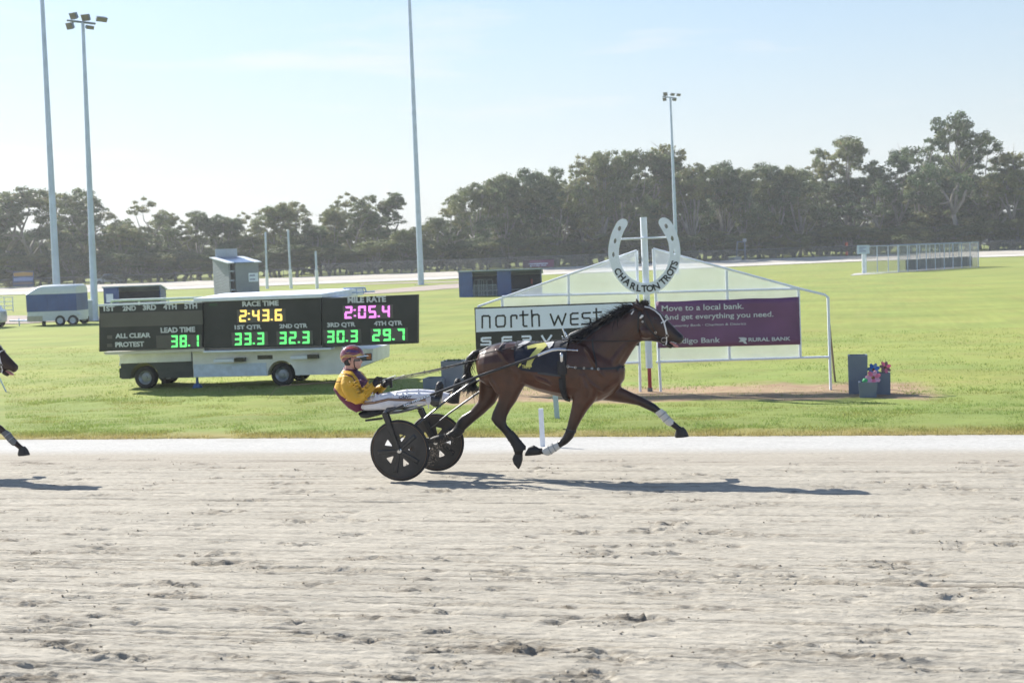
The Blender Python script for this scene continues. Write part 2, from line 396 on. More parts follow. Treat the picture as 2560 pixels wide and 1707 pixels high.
# loose clods and grit lying about the hoof prints
V = []; F = []; CC = []
cl_pts = [(cx + rng.normal(-.06, rad * 1.7), cy + rng.normal(0, rad * .8), 0.0025 + .0075 * rng.random() ** 3) for cx, cy, rad in clod_at for _ in range(int(4 + rad * 90))]
cl_pts += [(rng.uniform(-.62, .23) * y_ * 1.35 - .6, y_, 0.002 + .003 * rng.random() ** 3) for y_ in 6.4 + 11 * rng.random(3500) ** 1.4]
for x_, y_, r_ in cl_pts:
    if not (6.2 < y_ < 18.5 and -17 < x_ < 5): continue
    j = min(max(np.searchsorted(ys, y_), 1), len(ys) - 1); i = min(max(np.searchsorted(xs, x_), 1), len(xs) - 1); z_ = Z[j, i] + r_ * .15; b = len(V)
    for q in ((1, 0, 0), (0, 1, 0), (-1, 0, 0), (0, -1, 0), (0, 0, 1), (0, 0, -1)):
        k_ = r_ * rng.uniform(.6, 1.3); V.append((x_ + q[0] * k_ * 1.5, y_ + q[1] * k_, z_ + q[2] * k_ * .8))
    F += [(b, b + 1, b + 4), (b + 1, b + 2, b + 4), (b + 2, b + 3, b + 4), (b + 3, b, b + 4), (b + 1, b, b + 5), (b + 2, b + 1, b + 5), (b + 3, b + 2, b + 5), (b, b + 3, b + 5)]
    c_ = (wet * rng.uniform(.8, 1.5)) if rng.random() < .45 else dust * rng.uniform(.8, 1.1); CC += [c_] * 6
me = npmesh('sand_clods', np.array(V), np.array(F)); vcol(me, np.array(CC)); o = link('sand_clods', me, mat('clod_sand', dust, .95, attr='Col', var=.1, spec=.1), None); setp(o, kind='stuff')

# ------------------------------------------------------------------ the grass infield
xs = np.r_[-620, -480, -350, np.arange(-240, -42, 6.0), np.arange(-36, 12, 0.14), np.arange(14, 150, 6.0), 180, 260, 420, 620]
ys = [20.6, 21.0]; y = 21.12
while y < 44: ys.append(y); y += 0.10 if y < 24 else 0.16
while y < 610: ys.append(y); y += max(0.16, min((y - 43) * 0.10 + 0.2, 3.2)) if y < 330 else y * 0.12
ys = np.array(ys); X, Y, F = grid(xs, ys)
Z = tz(X, Y); rel = (fbm(X * 1.1, Y * 1.1, 3, 80) - 0.45) * 0.07 + (fbm(X * 5, Y * 5, 2, 83) - 0.4) * 0.03
Z = Z + rel * sstep((Y - 21.2) / 0.8) * (Y < 60)
ey = edge_y(X); Z = np.where(Y < ey, Z - 0.05 - (ey - Y) * 0.4, Z + 0.015)
g1 = np.array([0.290, 0.318, 0.095]); g2 = np.array([0.205, 0.275, 0.082]); g3 = np.array([0.30, 0.25, 0.105]); dirt = np.array([0.325, 0.225, 0.15]); straw = np.array([0.40, 0.32, 0.20])
f = np.clip(fbm(X * 0.30, Y * 0.55, 4, 90) * 2.2 - 0.6, 0, 1)[..., None] * 0.7
col = g1 * (1 - f) + g2 * f
near = (1 - sstep((Y - 24.5) / 9))[..., None]; col = col * (1 - near * 0.6) + g2 * near * 0.5
f = np.clip(fbm(X * 0.8, Y * 1.6, 4, 92) * 3 - 1.5, 0, 1)[..., None]; col = col * (1 - f * 0.4) + g3 * f * 0.4
f = ((1 - sstep((Y - 21.5) / 1.1)) * (0.45 + fbm(X * 1.5, Y * 3, 3, 94)))[..., None]; f = np.clip(f, 0, 1); col = col * (1 - f) + g3 * f
# bare earth worn under the finish frame and the boxes
xm = X + 0.4 * (fbm(X * 2, Y * 2, 3, 96) - 0.5); ym = Y + 1.6 * (fbm(X * 0.9, Y * 0.9, 4, 97) - 0.5)
m1 = sstep((ym - 28.9) / 0.5) * (1 - sstep((ym - 32.0) / 1.0)) * sstep((xm + 9.5) / 1.2) * (1 - sstep((xm - 2.0) / 1.0))
m1 = np.clip(m1 * (0.95 + 0.7 * fbm(X * 3, Y * 4, 3, 98)), 0, 1)[..., None]
st = np.clip(fbm(X * 4, Y * 9, 3, 99) * 2 - 0.55, 0, 1)[..., None]
col = col * (1 - m1) + (dirt * (1 - st) + straw * st) * m1
col *= (0.88 + 0.24 * fbm(X * 7, Y * 9, 3, 100))[..., None]
me = npmesh('ground', np.stack([X, Y, Z], -1).reshape(-1, 3), F); vcol(me, col.reshape(-1, 3))
gm = mat('grass_ground', g1, 0.9, attr='Col', var=0.11, scale=0.5, bump=0.35, bscale=14, spec=0.1, stretch=(0.5, 1, 1))
o = link('ground', me, gm, None, True); setp(o, kind='structure')

# blades standing up out of the turf, thicker along the edge of the sand
def blades(n, y0, y1, pw, h0, h1, w):
    by = y0 + (y1 - y0) * rng.random(n) ** pw
    bx = by * rng.uniform(-0.66, 0.19, n)
    ok = (by > edge_y(bx) - 0.02)
    mk = (by > 28.7) & (by < 31.8) & (bx > -9) & (bx < 2) & (rng.random(n) < 0.8)
    dens = fbm(bx * 0.9, by * 0.9, 3, 110) + 0.2 * rng.random(n) > 0.40
    ok &= ~mk & dens; bx = bx[ok]; by = by[ok]; n = len(bx)
    z = tz(bx, by) - 0.005; h = rng.uniform(h0, h1, n) * (0.6 + 0.9 * fbm(bx * 2, by * 2, 2, 112)); a = rng.uniform(0, 6.283, n)
    ln = rng.normal(0, 0.5, (n, 2)) * h[:, None]
    b = np.stack([bx, by, z], 1); du = np.stack([np.cos(a) * w, np.sin(a) * w, a * 0], 1); tip = b + np.stack([ln[:, 0], ln[:, 1], h], 1)
    V = np.stack([b - du, b + du, tip], 1).reshape(-1, 3)
    t = np.clip(fbm(bx * 0.8, by * 1.2, 3, 113) * 2.4 - 0.7 + rng.normal(0, 0.2, n), 0, 1)[:, None]
    c = np.array([0.165, 0.235, 0.062]) * (1 - t) + np.array([0.23, 0.23, 0.07]) * t
    e = np.clip(1 - (by - 21.4) / 0.9, 0, 1)[:, None]; c = c * (1 - 0.75 * e) + np.array([0.30, 0.235, 0.095]) * 0.75 * e
    c = c * rng.uniform(1.1, 1.5, n)[:, None]
    return V, np.repeat(c, 3, 0)
b1 = blades(26000, 21.2, 22.4, 1.0, 0.03, 0.08, 0.007); b2 = blades(120000, 21.4, 31, 1.25, 0.025, 0.065, 0.007); b3 = blades(70000, 30, 52, 1.3, 0.03, 0.07, 0.011)
V = np.concatenate([b1[0], b2[0], b3[0]]); C = np.concatenate([b1[1], b2[1], b3[1]])
me = npmesh('grass', V, np.arange(len(V)).reshape(-1, 3)); vcol(me, C)
o = link('grass', me, mat('grass_blades', g2, 0.6, attr='Col', var=0.05, spec=0.25, transl=0.5), None); setp(o, kind='stuff')

# ------------------------------------------------------------------ the far side of the oval, and a worn path
def sheet(name, rows, m, dz):
    V = []; F = []; n = len(rows[0])
    for r in rows:
        for p in r: V.append((p[0], p[1], float(tz(p[0], p[1])) + dz))
    for i in range(len(rows) - 1):
        for j in range(n - 1): F.append((i * n + j, i * n + j + 1, (i + 1) * n + j + 1, (i + 1) * n + j))
    o = link(name, mesh(name, V, F), m, None, True); return setp(o, kind='structure')
def polar(a, r): return (math.sin(a) * r, math.cos(a) * r)
azs = np.linspace(_az[0], _az[-1], 240)
rr_ = np.interp(azs, _az, _rr); rr_ = np.convolve(np.pad(rr_, 12, 'edge'), np.ones(25) / 25, 'valid')
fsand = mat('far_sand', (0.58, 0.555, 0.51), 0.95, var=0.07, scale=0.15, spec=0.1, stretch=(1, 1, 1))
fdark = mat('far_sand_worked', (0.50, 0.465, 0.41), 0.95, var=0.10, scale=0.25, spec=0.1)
sheet('far_track', [[polar(a, r + t * TRW) for a, r in zip(azs, rr_)] for t in (0, .1, .2, .3, .4, .5, .6, .7, .8, .9, .995)], fsand, 0.10)
sheet('far_track_lane', [[polar(a, r + t * TRW) for a, r in zip(azs, rr_)] for t in (.34, .42, .5, .6, .7, .8, .88)], fdark, 0.13)
def strip(name, top, bot, m, dz):
    T_ = [G(*p) for p in top]; B_ = [G(*p) for p in bot]
    rows = []
    for k in range(7):
        t = k / 6; rows.append([(b.x * (1 - t) + a.x * t, b.y * (1 - t) + a.y * t) for a, b in zip(T_, B_)])
    return sheet(name, rows, m, dz)
pathm = mat('pink_gravel', (0.40, 0.34, 0.30), 0.95, var=0.12, scale=0.6, spec=0.1)
strip('path', [(875, 731.5), (935, 727), (1000, 721), (1060, 716), (1110, 712), (1170, 708)], [(880, 737), (945, 735), (1010, 731), (1070, 727), (1120, 723), (1180, 719)], pathm, 0.05)
strip('path', [(5, 791), (30, 790), (65, 790), (120, 790), (200, 792), (250, 794)], [(-10, 811), (30, 811), (70, 810), (120, 806), (200, 804), (250, 802)], pathm, 0.05)
strip('path', [(900, 710), (980, 707.5), (1060, 705.5), (1150, 704), (1230, 702)], [(900, 712.5), (980, 710), (1060, 708), (1150, 706.5), (1230, 704.5)], pathm, 0.05)

# ------------------------------------------------------------------ the bay racehorse
YH = 15.92                                                                  # the plane of the horse's spine
H = []                                                                      # (sections, blackness of each section)
def part_secs(secs): return secs
trunk = [((283, 515), (285, 640), .09), ((310, 472), (312, 700), .17), ((360, 440), (360, 735), .235), ((430, 418), (440, 745), .27), ((520, 404), (530, 735), .28),
         ((620, 405), (620, 730), .275), ((740, 415), (745, 778), .285), ((860, 408), (860, 810), .285), ((960, 392), (960, 834), .265), ((1050, 368), (1045, 858), .245),
         ((1130, 400), (1130, 870), .225), ((1220, 445), (1215, 848), .205), ((1300, 500), (1290, 802), .175), ((1365, 555), (1360, 735), .125), ((1396, 600), (1390, 690), .06)]
neck = [((1000, 382), (1180, 800), .17), ((1080, 332), (1300, 700), .15), ((1160, 275), (1390, 580), .125), ((1260, 215), (1450, 480), .105), ((1350, 165), (1490, 420), .09), ((1430, 130), (1530, 395), .085), ((1500, 114), (1560, 380), .085)]
head = [((1468, 122), (1490, 370), .075), ((1540, 112), (1525, 395), .095), ((1600, 140), (1580, 402), .10), ((1660, 180), (1640, 402), .09), ((1715, 240), (1690, 402), .072),
        ((1765, 292), (1735, 402), .058), ((1805, 332), (1772, 408), .054), ((1834, 358), (1796, 424), .052), ((1840, 382), (1814, 420), .036)]
jaw = [((1590, 330), (1600, 402), .062), ((1660, 350), (1655, 412), .055), ((1700, 388), (1685, 426), .046), ((1738, 418), (1716, 448), .038), ((1766, 430), (1742, 458), .032)]
hind_n = [((335, 560), (600, 510), .13, -.12), ((335, 640), (642, 650), .135, -.13), ((395, 715), (640, 735), .115, -.14), ((440, 790), (608, 790), .09, -.145), ((440, 840), (575, 855), .07, -.145),
          ((418, 890), (532, 915), .056, -.145), ((394, 940), (507, 965), .046, -.145), ((383, 988), (500, 1005), .043, -.145), ((412, 1030), (508, 1035), .037, -.145),
          ((462, 1080), (535, 1062), .030, -.145), ((498, 1125), (568, 1102), .029, -.145), ((533, 1172), (605, 1145), .033, -.145), ((556, 1208), (640, 1195), .037, -.145), ((560, 1250), (624, 1246), .032, -.145), ((556, 1275), (622, 1275), .032, -.145)]
hind_f = [((330, 590), (560, 590), .12, .12), ((296, 700), (450, 720), .115, .13), ((294, 780), (445, 815), .085, .135), ((288, 850), (415, 870), .066, .14), ((228, 922), (335, 945), .052, .145),
          ((165, 960), (255, 1010), .046, .15), ((136, 990), (198, 1062), .043, .15), ((108, 1045), (172, 1088), .036, .15), ((80, 1078), (140, 1118), .036, .15), ((40, 1100), (85, 1140), .031, .15)]
fore_n = [((1000, 690), (1230, 720), .10, -.12), ((1000, 830), (1172, 850), .085, -.13), ((990, 900), (1115, 918), .066, -.135), ((974, 970), (1068, 992), .053, -.135), ((957, 1040), (1034, 1055), .046, -.135),
          ((944, 1078), (1022, 1090), .046, -.135), ((925, 1115), (1003, 1132), .043, -.135), ((898, 1150), (958, 1176), .034, -.135), ((868, 1165), (905, 1206), .030, -.135), ((830, 1182), (862, 1230), .030, -.135),
          ((775, 1206), (808, 1256), .034, -.135), ((735, 1203), (755, 1250), .031, -.135), ((715, 1200), (735, 1250), .031, -.135)]
fore_f = [((1180, 720), (1372, 715), .10, .11), ((1215, 842), (1366, 747), .085, .12), ((1310, 856), (1440, 782), .063, .125), ((1410, 869), (1512, 814), .051, .13), ((1492, 884), (1582, 850), .046, .13),
          ((1555, 912), (1626, 875), .045, .13), ((1605, 936), (1660, 906), .037, .13), ((1652, 966), (1694, 932), .030, .13), ((1700, 1010), (1738, 972), .030, .13), ((1730, 1036), (1770, 1006), .036, .13),
          ((1766, 1062), (1804, 1036), .031, .13), ((1786, 1078), (1830, 1050), .031, .13)]
ear_n = [((1434, 104), (1438, 108), .006, -.085), ((1462, 112), (1466, 138), .024, -.082), ((1496, 124), (1490, 166), .034, -.075), ((1540, 140), (1528, 186), .032, -.06)]
ear_f = [((1477, 80), (1482, 80), .006, .09), ((1474, 96), (1498, 98), .022, .085), ((1478, 120), (1514, 126), .032, .075), ((1490, 155), (1534, 160), .03, .06)]
muscle = [((1010, 560), (1080, 620), .06, -.185), ((1060, 620), (1170, 760), .07, -.175), ((1150, 690), (1240, 790), .05, -.145)]
muscle2 = [[((1080, 430), (1125, 470), .05, -.145), ((1120, 520), (1190, 570), .07, -.158), ((1170, 620), (1260, 680), .07, -.145)],          # shoulder blade
           [((1040, 640), (1090, 660), .06, -.19), ((1060, 720), (1130, 760), .075, -.175), ((1050, 800), (1130, 830), .06, -.165)],             # triceps
           [((420, 455), (470, 470), .06, -.20), ((470, 540), (560, 560), .085, -.205), ((540, 630), (630, 650), .08, -.195), ((560, 700), (630, 715), .05, -.185)],
           [((318, 520), (372, 520), .06, -.12), ((330, 620), (410, 630), .08, -.165), ((380, 720), (460, 740), .075, -.17), ((420, 790), (480, 800), .05, -.17)],
           [((1505, 300), (1520, 375), .05, -.055), ((1535, 270), (1560, 385), .06, -.06), ((1580, 300), (1595, 375), .045, -.058)],              # cheek
           [((1230, 620), (1280, 690), .06, -.10), ((1300, 500), (1350, 570), .06, -.075), ((1390, 380), (1430, 440), .05, -.045)],                 # neck cord
           [((700, 640), (740, 700), .06, -.235), ((800, 680), (850, 740), .06, -.23)]]
muscle2 = muscle2 + [[(a, b_, h_, -y_) for a, b_, h_, y_ in m_] for m_ in muscle2]
K = {'trunk': [0] * 15, 'neck': [0.15] * 7, 'head': [.3, .25, .25, .3, .4, .55, .75, .85, .9], 'jaw': [.4, .5, .65, .8, .9],
     'hn': [0, 0, 0, .08, .2, .5, .8, .92] + [1] * 7, 'hf': [0, 0, 0, .1, .45, .8, .95, 1, 1, 1], 'fn': [0, 0, .05, .2, .55, .85, 1] + [1] * 6, 'ff': [0, 0, .1, .35, .7, .95] + [1] * 6, 'ear': [.9, .55, .4, .3], 'm': [0, 0, 0, 0]}
mb = MB(); cen = []
for secs, kk in ((trunk, 'trunk'), (neck, 'neck'), (head, 'head'), (jaw, 'jaw'), (hind_n, 'hn'), (hind_f, 'hf'), (fore_n, 'fn'), (fore_f, 'ff'), (muscle, 'm'), *[(m_, 'm') for m_ in muscle2]):
    rs = outline_loft(mb, z2, YH, secs, 18, 2.15 if kk == 'trunk' else 2.0)
    ks = K[kk]; cs = [sum(r, Vector()) / len(r) for r in rs]; rad = [min((r[0] - r[9]).length, (r[4] - r[13]).length) / 2 for r in rs]
    for i in range(len(cs) - 1):
        for t in np.linspace(0, 1, 6): cen.append((*cs[i].lerp(cs[i + 1], t), rad[i] * (1 - t) + rad[i + 1] * t, ks[i] * (1 - t) + ks[i + 1] * t))
cen = np.array(cen)
hm = fuse(mb, 0.0105, 8)
P = coords(hm); blk = np.zeros(len(P))
for s0 in range(0, len(P), 4000):
    d = np.linalg.norm(P[s0:s0 + 4000, None] - cen[None, :, :3], axis=2) - cen[None, :, 3]
    blk[s0:s0 + 4000] = cen[d.argmin(1), 4]
bay = np.array([0.076, 0.027, 0.013]); dark = np.array([0.013, 0.010, 0.010]); sootc = np.array([0.034, 0.0145, 0.010])
zt = P[:, 2]; lo, hi = zt.min(), zt.max()
soot = np.clip((zt - (lo + 0.52 * (hi - lo))) / 0.45, 0, 1) * 0.5 + 0.45 * np.clip(fbm(P[:, 0] * 2.2, P[:, 2] * 2.2 + P[:, 1], 3, 200) * 2 - 0.7, 0, 1)
soot = np.clip(soot, 0, 1)[:, None]
cb = bay * (1 - soot) + sootc * soot
# muzzle colour darkened at the nostrils
def near_px(px, py, rad, yside=-1):
    q = aty(px, py, YH); d = np.hypot(P[:, 0] - q.x, P[:, 2] - q.z); return np.clip(1 - d / rad, 0, 1) * (P[:, 1] < YH if yside < 0 else P[:, 1] > YH)
kx = np.clip(blk + near_px(*z2(1808, 372), .035) * 1.2 + near_px(*z2(1808, 372), .035, 1) * 1.2, 0, 1)[:, None]
cb = cb * (1 - kx) + dark * kx
horse_bvh = BVHTree.FromPolygons([Vector(v) for v in P.tolist()], [tuple(p.vertices) for p in hm.polygons])
vcol(hm, cb)
coatm = mat('bay_coat', bay, 0.36, attr='Col', var=0.2, scale=9, bump=0.06, bscale=160, spec=0.4, sheen=0.0, coat=0.22)
base = aty(*z2(860, 1420), YH); base.z = -0.03
horse = thing('racehorse', 'bay racehorse at full trot pulling the sulky, all four feet off the sand', 'horse', base)
place('body', hm, coatm, horse)
def hit(px, py, side=-1, off=0.006):
    """the point of the horse's skin seen at a place in the photograph (or straight behind it on the other side)"""
    q = aty(px, py, YH)
    h = horse_bvh.ray_cast(Vector((q.x, YH + side * 3, q.z)), Vector((0, -side, 0)))
    if h[0] is None:
        h = horse_bvh.find_nearest(Vector((q.x, YH + side * 0.3, q.z)))
    n = h[1] if h[1].y * side > 0 else -h[1]
    return h[0] + n * off, n
def strap(mb, pts, w, side=-1, off=0.006, th=0.004, zf=z2, sub=5):
    """a flat strap lying on the skin through the given points"""
    Q = []
    for i in range(len(pts) - 1):
        for t in range(sub):
            u = t / sub; Q.append((pts[i][0] * (1 - u) + pts[i + 1][0] * u, pts[i][1] * (1 - u) + pts[i + 1][1] * u))
    Q.append(pts[-1]); S = [hit(*zf(*q), side, off) for q in Q]; rings_ = []
    for i, (p, n) in enumerate(S):
        t = (S[min(i + 1, len(S) - 1)][0] - S[max(i - 1, 0)][0]); t = t.normalized() if t.length > 1e-7 else Vector((1, 0, 0))
        b = n.cross(t).normalized()
        rings_.append([p + b * w / 2, p + b * w / 2 + n * th, p - b * w / 2 + n * th, p - b * w / 2])
    mb.loft(rings_); return [s_[0] for s_ in S]
def rgn(c, r, nrm, t, mb, n=16): mb.lathe([(r + t * math.cos(a), t * math.sin(a)) for a in np.linspace(0, 2 * math.pi, 7)[:-1]], c, nrm, n, True)
hoofm = mat('hoof_horn', (0.030, 0.028, 0.028), 0.6, bump=0.2); bootw = mat('white_boot', (0.62, 0.61, 0.58), 0.55, var=0.08, scale=12, bump=0.15)
for sx, yo in (([((556, 1256), (624, 1252), .036), ((545, 1288), (624, 1290), .047), ((556, 1322), (614, 1330), .046), ((586, 1358), (598, 1360), .022)], -.145),
               ([((38, 1098), (85, 1148), .036), ((-5, 1104), (40, 1164), .047), ((-45, 1116), (-25, 1166), .046), ((-72, 1130), (-68, 1150), .03)], .15),
               ([((738, 1200), (762, 1254), .036), ((706, 1184), (722, 1260), .048), ((668, 1200), (672, 1264), .050), ((645, 1240), (646, 1264), .040)], -.135),
               ([((1778, 1072), (1832, 1044), .036), ((1768, 1108), (1856, 1068), .047), ((1772, 1124), (1872, 1102), .052), ((1778, 1126), (1876, 1118), .050)], .13)):
    mb = MB(); outline_loft(mb, z2, YH, [(*s_, yo) for s_ in sx], 16, 2.2); mb.build('hoof', hoofm, horse, True)
def boot(secs, m, yo, name='leg_boot', straps=True):
    mb = MB(); outline_loft(mb, z2, YH, [(*s_, yo) for s_ in secs], 16, 2.0); b = mb.build(name, m, horse, True)
    if straps:
        for i in (1, 2):
            a, c, hw = secs[i]; k = secs[i + 1]; d = ((k[0][0] - a[0]) * .18, (k[0][1] - a[1]) * .18)
            m2 = MB(); f = 1.0
            ex = lambda p, q: (p[0] + (p[0] - q[0]) * .05, p[1] + (p[1] - q[1]) * .05)
            outline_loft(m2, z2, YH, [(ex(a, c), ex(c, a), hw * 1.07, yo), (ex((a[0] + d[0], a[1] + d[1]), (c[0] + d[0], c[1] + d[1])), ex((c[0] + d[0], c[1] + d[1]), (a[0] + d[0], a[1] + d[1])), hw * 1.07, yo)], 16, 2.0)
            m2.build('boot_strap', mat('boot_strap_grey', (0.33, 0.33, 0.34), 0.6) if m is bootw else leather, b, True)
boot([((884, 1154), (908, 1208), .036), ((850, 1168), (880, 1226), .038), ((815, 1184), (848, 1246), .039), ((782, 1200), (818, 1264), .042), ((766, 1212), (792, 1258), .036)], bootw, -.135)
boot([((1618, 940), (1668, 908), .040), ((1648, 970), (1700, 930), .038), ((1680, 1005), (1728, 966), .037), ((1712, 1034), (1760, 996), .041), ((1730, 1042), (1772, 1012), .036)], bootw, .13)
boot([((488, 1110), (548, 1072), .034), ((512, 1145), (580, 1108), .035), ((536, 1180), (610, 1148), .038), ((552, 1212), (648, 1190), .043), ((556, 1232), (646, 1218), .040)], leather, -.145)
boot([((120, 1030), (186, 1080), .041), ((100, 1062), (165, 1104), .040), ((72, 1080), (140, 1122), .041), ((52, 1094), (108, 1132), .037), ((46, 1098), (98, 1134), .036)], leather, .15)
mb = MB(); outline_loft(mb, z2, YH, [((950, 1060), (1030, 1072), .051, -.135), ((945, 1080), (1024, 1092), .052, -.135)], 16, 2.0); mb.tube([aty(*z2(952, 1066), YH - .15), aty(*z2(928, 1062), YH - .15)], .006)
mb.build('knee_strap', leather, horse, True)
for e_ in (ear_n, ear_f):
    mb = MB(); outline_loft(mb, z2, YH, e_, 14, 2.0); ob = mb.build('ear', mat('ear_hair', (0.040, 0.018, 0.012), 0.6, bump=.2), horse, True)
# eyes
for sd in (-1, 1):
    p, n = hit(*z2(1628, 226), sd, -.004); mb = MB(); mb.lathe([(0.001, .012), (.010, .010), (.016, .004), (.019, -.004)], p, n, 14); mb.build('eye', glassm, horse, True)
mb = MB(); outline_loft(mb, z2, YH, [((1735, 404), (1730, 412), .03), ((1765, 412), (1755, 430), .034), ((1788, 428), (1776, 446), .028), ((1800, 438), (1794, 446), .016)], 12); mb.build('tongue', mat('tongue_pink', (0.50, 0.22, 0.20), 0.35), horse, True)
# mane, forelock and tail: locks of hair
hairm = mat('black_hair', (0.012, 0.010, 0.010), 0.38, var=0.25, scale=25, spec=0.5)
def locks(name, n, root, flow, L, w, seed, parent=horse, m=hairm, seg=6, droop=.25):
    r = random.Random(seed); V = []; F = []
    for i in range(n):
        p = root(r.random(), r); d = flow(r); l = L * r.uniform(.55, 1.15); ww = w * r.uniform(.5, 1.2)
        side = Vector((r.uniform(-1, 1), r.uniform(-1, 1), r.uniform(-1, 1))).cross(d).normalized()
        cv = Vector((r.gauss(0, .35), r.gauss(0, .30), r.gauss(0, .35) - droop)); b = len(V)
        for k in range(seg + 1):
            t = k / seg; q = p + d * (l * t) + cv * (l * t * t * .6); h = ww * (1 - t ** 1.6) + .0008
            V += [q - side * h, q + side * h]
        for k in range(seg): F.append((b + 2 * k, b + 2 * k + 1, b + 2 * k + 3, b + 2 * k + 2))
    inv = rootmat(parent).inverted(); o = link(name, mesh(name, [inv @ v for v in V], F), m, parent, True); return o
crest = [(1040, 372), (1090, 335), (1160, 282), (1260, 222), (1350, 172), (1430, 138), (1470, 128)]
def crest_pt(t, r):
    t *= len(crest) - 1; i = min(int(t), len(crest) - 2); u = t - i; q = z2(crest[i][0] * (1 - u) + crest[i + 1][0] * u, crest[i][1] * (1 - u) + crest[i + 1][1] * u + 6)
    return aty(*q, YH + r.gauss(0, .022))
mane = locks('mane', 760, crest_pt, lambda r: Vector((-1.0 + r.gauss(0, .18), r.gauss(-.10, .22), .16 + r.gauss(0, .18))).normalized(), .125, .0030, 3)
def crest_side(t, r):
    t *= len(crest) - 1.6; i = min(int(t), len(crest) - 2); u = t - i; q = (crest[i][0] * (1 - u) + crest[i + 1][0] * u, crest[i][1] * (1 - u) + crest[i + 1][1] * u + r.uniform(6, 34))
    return hit(*z2(*q), -1, .006)[0]
locks('mane', 460, crest_side, lambda r: Vector((-.72 + r.gauss(0, .15), -.16 + r.gauss(0, .06), -.42 + r.gauss(0, .2))).normalized(), .155, .006, 4, droop=.1)
locks('forelock', 130, lambda t, r: aty(*z2(r.uniform(1512, 1578), r.uniform(108, 130)), YH + r.gauss(0, .03)), lambda r: Vector((-.3 + r.gauss(0, .45), r.gauss(0, .3), .55 + r.gauss(0, .25))).normalized(), .060, .006, 5)
dock = [(300, 478), (262, 490), (222, 535), (205, 590), (212, 640), (228, 676)]
mb = MB(); mb.chain([aty(*z2(*p), YH) for p in dock], [.030, .036, .042, .044, .036, .022], 12); mb.build('tail', hairm, horse, True)
def dock_pt(t, r):
    t *= len(dock) - 1; i = min(int(t), len(dock) - 2); u = t - i; q = z2(dock[i][0] * (1 - u) + dock[i + 1][0] * u + r.gauss(0, 8), dock[i][1] * (1 - u) + dock[i + 1][1] * u)
    return aty(*q, YH + r.gauss(0, .018))
tl = locks('tail_hair', 420, dock_pt, lambda r: Vector((-.12 + r.gauss(0, .2), r.gauss(0, .2), -1)).normalized(), .15, .0042, 6, droop=.2)
locks('tail_hair', 260, lambda t, r: aty(*z2(228 + r.gauss(0, 14), 668 + r.uniform(-10, 40)), YH + r.gauss(0, .03)), lambda r: Vector((.05 + r.gauss(0, .35), r.gauss(0, .25), -1)).normalized(), .19, .005, 8, droop=.1)
# bridle: white straps, black straps, rings
whitest = mat('white_strap', (0.72, 0.71, 0.69), 0.45)
br = None
mb = MB()
for sd in (-1, 1):
    strap(mb, [(1545, 142), (1582, 150), (1622, 172), (1660, 205), (1690, 255), (1706, 310), (1714, 346)], .018, sd, .007)
    strap(mb, [(1712, 362), (1710, 392), (1706, 424)], .013, sd, .007)
    strap(mb, [(1692, 262), (1702, 244), (1716, 238)], .014, sd, .008, sub=3)
strap(mb, [(1432, 178), (1466, 162)], .014); strap(mb, [(1470, 162), (1448, 198)], .015)
br = mb.build('bridle', whitest, horse, True)
mb = MB()
for sd in (-1, 1):
    strap(mb, [(1500, 150), (1530, 215), (1570, 290), (1620, 345), (1690, 383)], .017, sd, .005)
    strap(mb, [(1505, 180), (1500, 260), (1500, 330)], .015, sd, .005); strap(mb, [(1560, 175), (1598, 250), (1632, 330)], .014, sd, .005)
    strap(mb, [(1620, 345), (1660, 395), (1690, 420)], .013, sd, .005)
mb.build('cheek_strap', leather, br, True)
mb = MB(); bitp = {}
for sd in (-1, 1):
    p, n = hit(*z2(1690, 386), sd, .014); bitp[sd] = p
    for nm, c, r_, t_ in (('bit_ring', (1690, 386), .030, .004), ('noseband_ring', (1715, 353), .016, .0035), ('cheek_ring', (1632, 330), .012, .003)):
        p, n = hit(*z2(*c), sd, .014); mb = MB(); rgn(p, r_, n, t_, mb, 18); mb.build(nm, steel, br, True)
mb = MB(); p, n = hit(*z2(1526, 216), -1, .008); mb.chain([p + Vector((-.012, 0, -.008)), p + Vector((.012, -.006, .012))], [.012, .016], 10); p, n = hit(*z2(1535, 250), -1, .008); rgn(p, .009, n, .003, mb); mb.build('ear_plug', whitest, br, True)
# saddle cloth wrapped over the back
clothm = mat('navy_cloth', (0.016, 0.019, 0.034), 0.75, var=0.2, scale=9, bump=0.25, bscale=120)
cn = aty(*z2(780, 600), YH)
def wrap(x, th, off):
    q = aty(*z2(x, 600), YH); d = Vector((0, math.sin(th), math.cos(th)))
    h = horse_bvh.ray_cast(q + d * .56, -d)
    p = h[0] if h[0] is not None else q + d * .34
    return p + d * off
def hem(x):                                                                 # how far down the flank the cloth reaches
    t = (x - 592) / 360; return R(np.interp(t, [0, .03, .15, .4, .65, 1], [52, 78, 91, 95, 96, 103]))
def wrapped(name, xs_, hemf, off, m, parent, nt=44, th=.006):
    V = []; F = []; n = nt + 1
    for lay in (0, 1):
        for x in xs_:
            hx = hemf(x)
            for j in range(n):
                a = -hx + 2 * hx * j / nt; V.append(wrap(x, a, off + (th if lay else 0)) + Vector((0, 0, 0)))
    k = len(xs_); f = lambda l, i, j: l * k * n + i * n + j
    for i in range(k - 1):
        for j in range(nt):
            F.append((f(1, i, j), f(1, i + 1, j), f(1, i + 1, j + 1), f(1, i, j + 1))); F.append((f(0, i, j), f(0, i, j + 1), f(0, i + 1, j + 1), f(0, i + 1, j)))
    for i in range(k - 1):
        for j in (0, nt): F.append((f(0, i, j), f(0, i + 1, j), f(1, i + 1, j), f(1, i, j)))
    for j in range(nt):
        for i in (0, k - 1): F.append((f(0, i, j), f(0, i, j + 1), f(1, i, j + 1), f(1, i, j)))
    mb = MB(); mb.add(V, F); return mb.build(name, m, parent, True)
